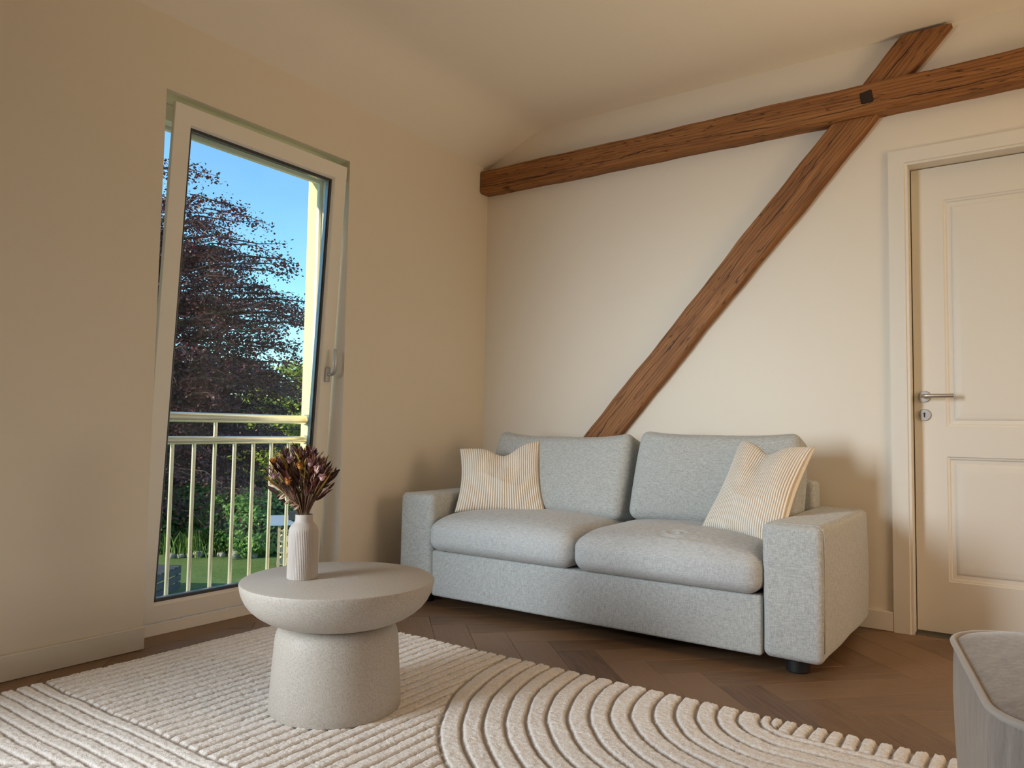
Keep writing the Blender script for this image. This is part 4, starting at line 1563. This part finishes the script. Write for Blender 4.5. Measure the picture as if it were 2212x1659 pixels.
# border stones
st_ = []
for i, (x, y, s_) in enumerate(((-16.55, 8.02, 0.11), (-16.4, 8.2, 0.10), (-16.28, 8.38, 0.09), (-16.15, 8.56, 0.15), (-15.95, 8.80, 0.10), (-15.75, 9.0, 0.11), (-15.35, 9.18, 0.21), (-14.95, 9.45, 0.12))):
    b = MB()
    vs_, fs_ = soft_box(1.0, 0.75, 0.6, 0.45, (2, 2, 2), 3, lambda p: Vector(p) * (1 + 0.18 * sn(p, 2.2, i)))
    b.add([Vector((x, y, GZ + s_ * 0.45)) + Vector(v) * s_ for v in vs_], fs_)
    o = b.build('border_stone', 'stone', smooth='all')
    tag(o, 'rounded grey stone in the row edging the bed before the hedge', 'stone', 'stones edging the garden bed')
# pale wall glimpsed between the shrubs
b = MB()
b.box(-3.0, 3.0, -0.1, 0.1, 0, 1.05)
b.box(-3.05, 3.05, -0.14, 0.14, 1.05, 1.12)
o = b.build('garden_wall', 'pale_wall')
o.location = (-22.2, 12.2, GZ)
o.rotation_euler = (0, 0, math.radians(52))
tag(o, 'low pale wall glimpsed through the shrubs left of the hedge', 'wall')
# globe lamp above the hedge
gl_ = thing('garden_lamp', 'small white globe lamp on a post just above the hedge', 'lamp', (-17.0, 10.75, GZ))
b = MB(); b.tube([(-17.0, 10.75, GZ), (-17.0, 10.75, -1.40)], 0.03, 10); b.build('post', 'dark_bits', gl_, smooth=True)
b = MB(); b.ball((-17.0, 10.75, -1.28), 0.14, 16, 10); b.build('globe', 'white_glass', gl_, smooth='all')
# firewood rack
RK = Vector((-12.95, 9.5, GZ))
ra = math.radians(52)
def rk(p):
    return Vector((RK.x + p.x * math.cos(ra) - p.y * math.sin(ra), RK.y + p.x * math.sin(ra) + p.y * math.cos(ra), RK.z + p.z))
rack = thing('firewood_rack', 'wooden firewood rack with a blue sheet roof beside the hedge', 'rack', RK)
for x in (-0.62, 0.62):
    for y in (-0.2, 0.2):
        b = MB(); b.box(x - 0.035, x + 0.035, y - 0.035, y + 0.035, 0, 1.15, rk); b.build('post', 'rack_wood', rack)
for z in (0.12,):
    b = MB(); b.box(-0.66, 0.66, -0.24, 0.24, z - 0.03, z, rk); b.build('shelf', 'rack_wood', rack)
for z in (0.40, 0.68, 0.95):
    b = MB(); b.box(-0.64, 0.64, -0.262, -0.236, z - 0.02, z + 0.02, rk); b.build('slat', 'rack_wood', rack)
b = MB(); b.add([(-0.85, -0.42, 1.10), (0.85, -0.42, 1.10), (0.85, 0.36, 1.24), (-0.85, 0.36, 1.24), (-0.85, -0.42, 1.13), (0.85, -0.42, 1.13), (0.85, 0.36, 1.27), (-0.85, 0.36, 1.27)],
               [(0, 1, 2, 3), (4, 5, 6, 7), (0, 1, 5, 4), (1, 2, 6, 5), (2, 3, 7, 6), (3, 0, 4, 7)], rk)
b.build('roof_sheet', 'tarp', rack)
r_ = random.Random(9)
lg = None
for row in range(6):
    for k in range(8):
        x = -0.53 + 0.151 * k + (0.05 if row % 2 else 0)
        if x > 0.56:
            continue
        z = 0.12 + 0.072 + 0.137 * row
        if lg is None:
            b = MB()
            n = 10
            vs_ = [(0.071 * math.cos(2 * PI * q_ / n), y, 0.071 * math.sin(2 * PI * q_ / n)) for y in (-0.19, 0.19) for q_ in range(n)]
            fs_ = [(q_, (q_ + 1) % n, n + (q_ + 1) % n, n + q_) for q_ in range(n)] + [tuple(range(n)), tuple(range(2 * n - 1, n - 1, -1))]
            b.add(vs_, fs_)
            o = b.build('firewood_log', 'log_end')
            lg = o
        else:
            o = lg.copy()
            COL.objects.link(o)
        o.location = rk(Vector((x, r_.uniform(-0.02, 0.02), z)))
        o.rotation_euler = (0, 0, ra)
        tag(o, 'pale split log stacked in the firewood rack', 'log', 'logs in the firewood rack')
b = MB()
b.box(-0.4, 0.1, -0.25, 0.2, 1.215, 1.40, lambda p: rk(p))
b.box(0.12, 0.7, -0.2, 0.25, 1.215, 1.46, lambda p: rk(p))
o = b.build('roof_ballast', 'dark_bits', rack)
# dark slatted crate at the near edge of the lawn
CK = Vector((-12.9, 5.15, GZ))
ca_ = math.radians(35)
def ck(p):
    return Vector((CK.x + p.x * math.cos(ca_) - p.y * math.sin(ca_), CK.y + p.x * math.sin(ca_) + p.y * math.cos(ca_), CK.z + p.z))
crate = thing('slatted_crate', 'dark slatted wooden crate at the near left of the lawn', 'crate', CK)
for i in range(6):
    y = -0.55 + 0.2 * i
    b = MB(); b.box(-0.6, 0.6, y, y + 0.15, 0.50, 0.53, ck); b.build('slat', 'crate_wood', crate)
for i in range(3):
    z = 0.04 + 0.16 * i
    b = MB(); b.box(-0.6, 0.6, -0.58, -0.555, z, z + 0.13, ck); b.build('slat', 'crate_wood', crate)
    b = MB(); b.box(0.575, 0.6, -0.555, 0.6, z, z + 0.13, ck); b.build('slat', 'crate_wood', crate)
    b = MB(); b.box(-0.6, -0.575, -0.555, 0.6, z, z + 0.13, ck); b.build('slat', 'crate_wood', crate)
for x in (-0.57, 0.52):
    for y in (-0.55, 0.5):
        b = MB(); b.box(x, x + 0.05, y, y + 0.05, 0, 0.50, ck); b.build('corner_post', 'crate_wood', crate)
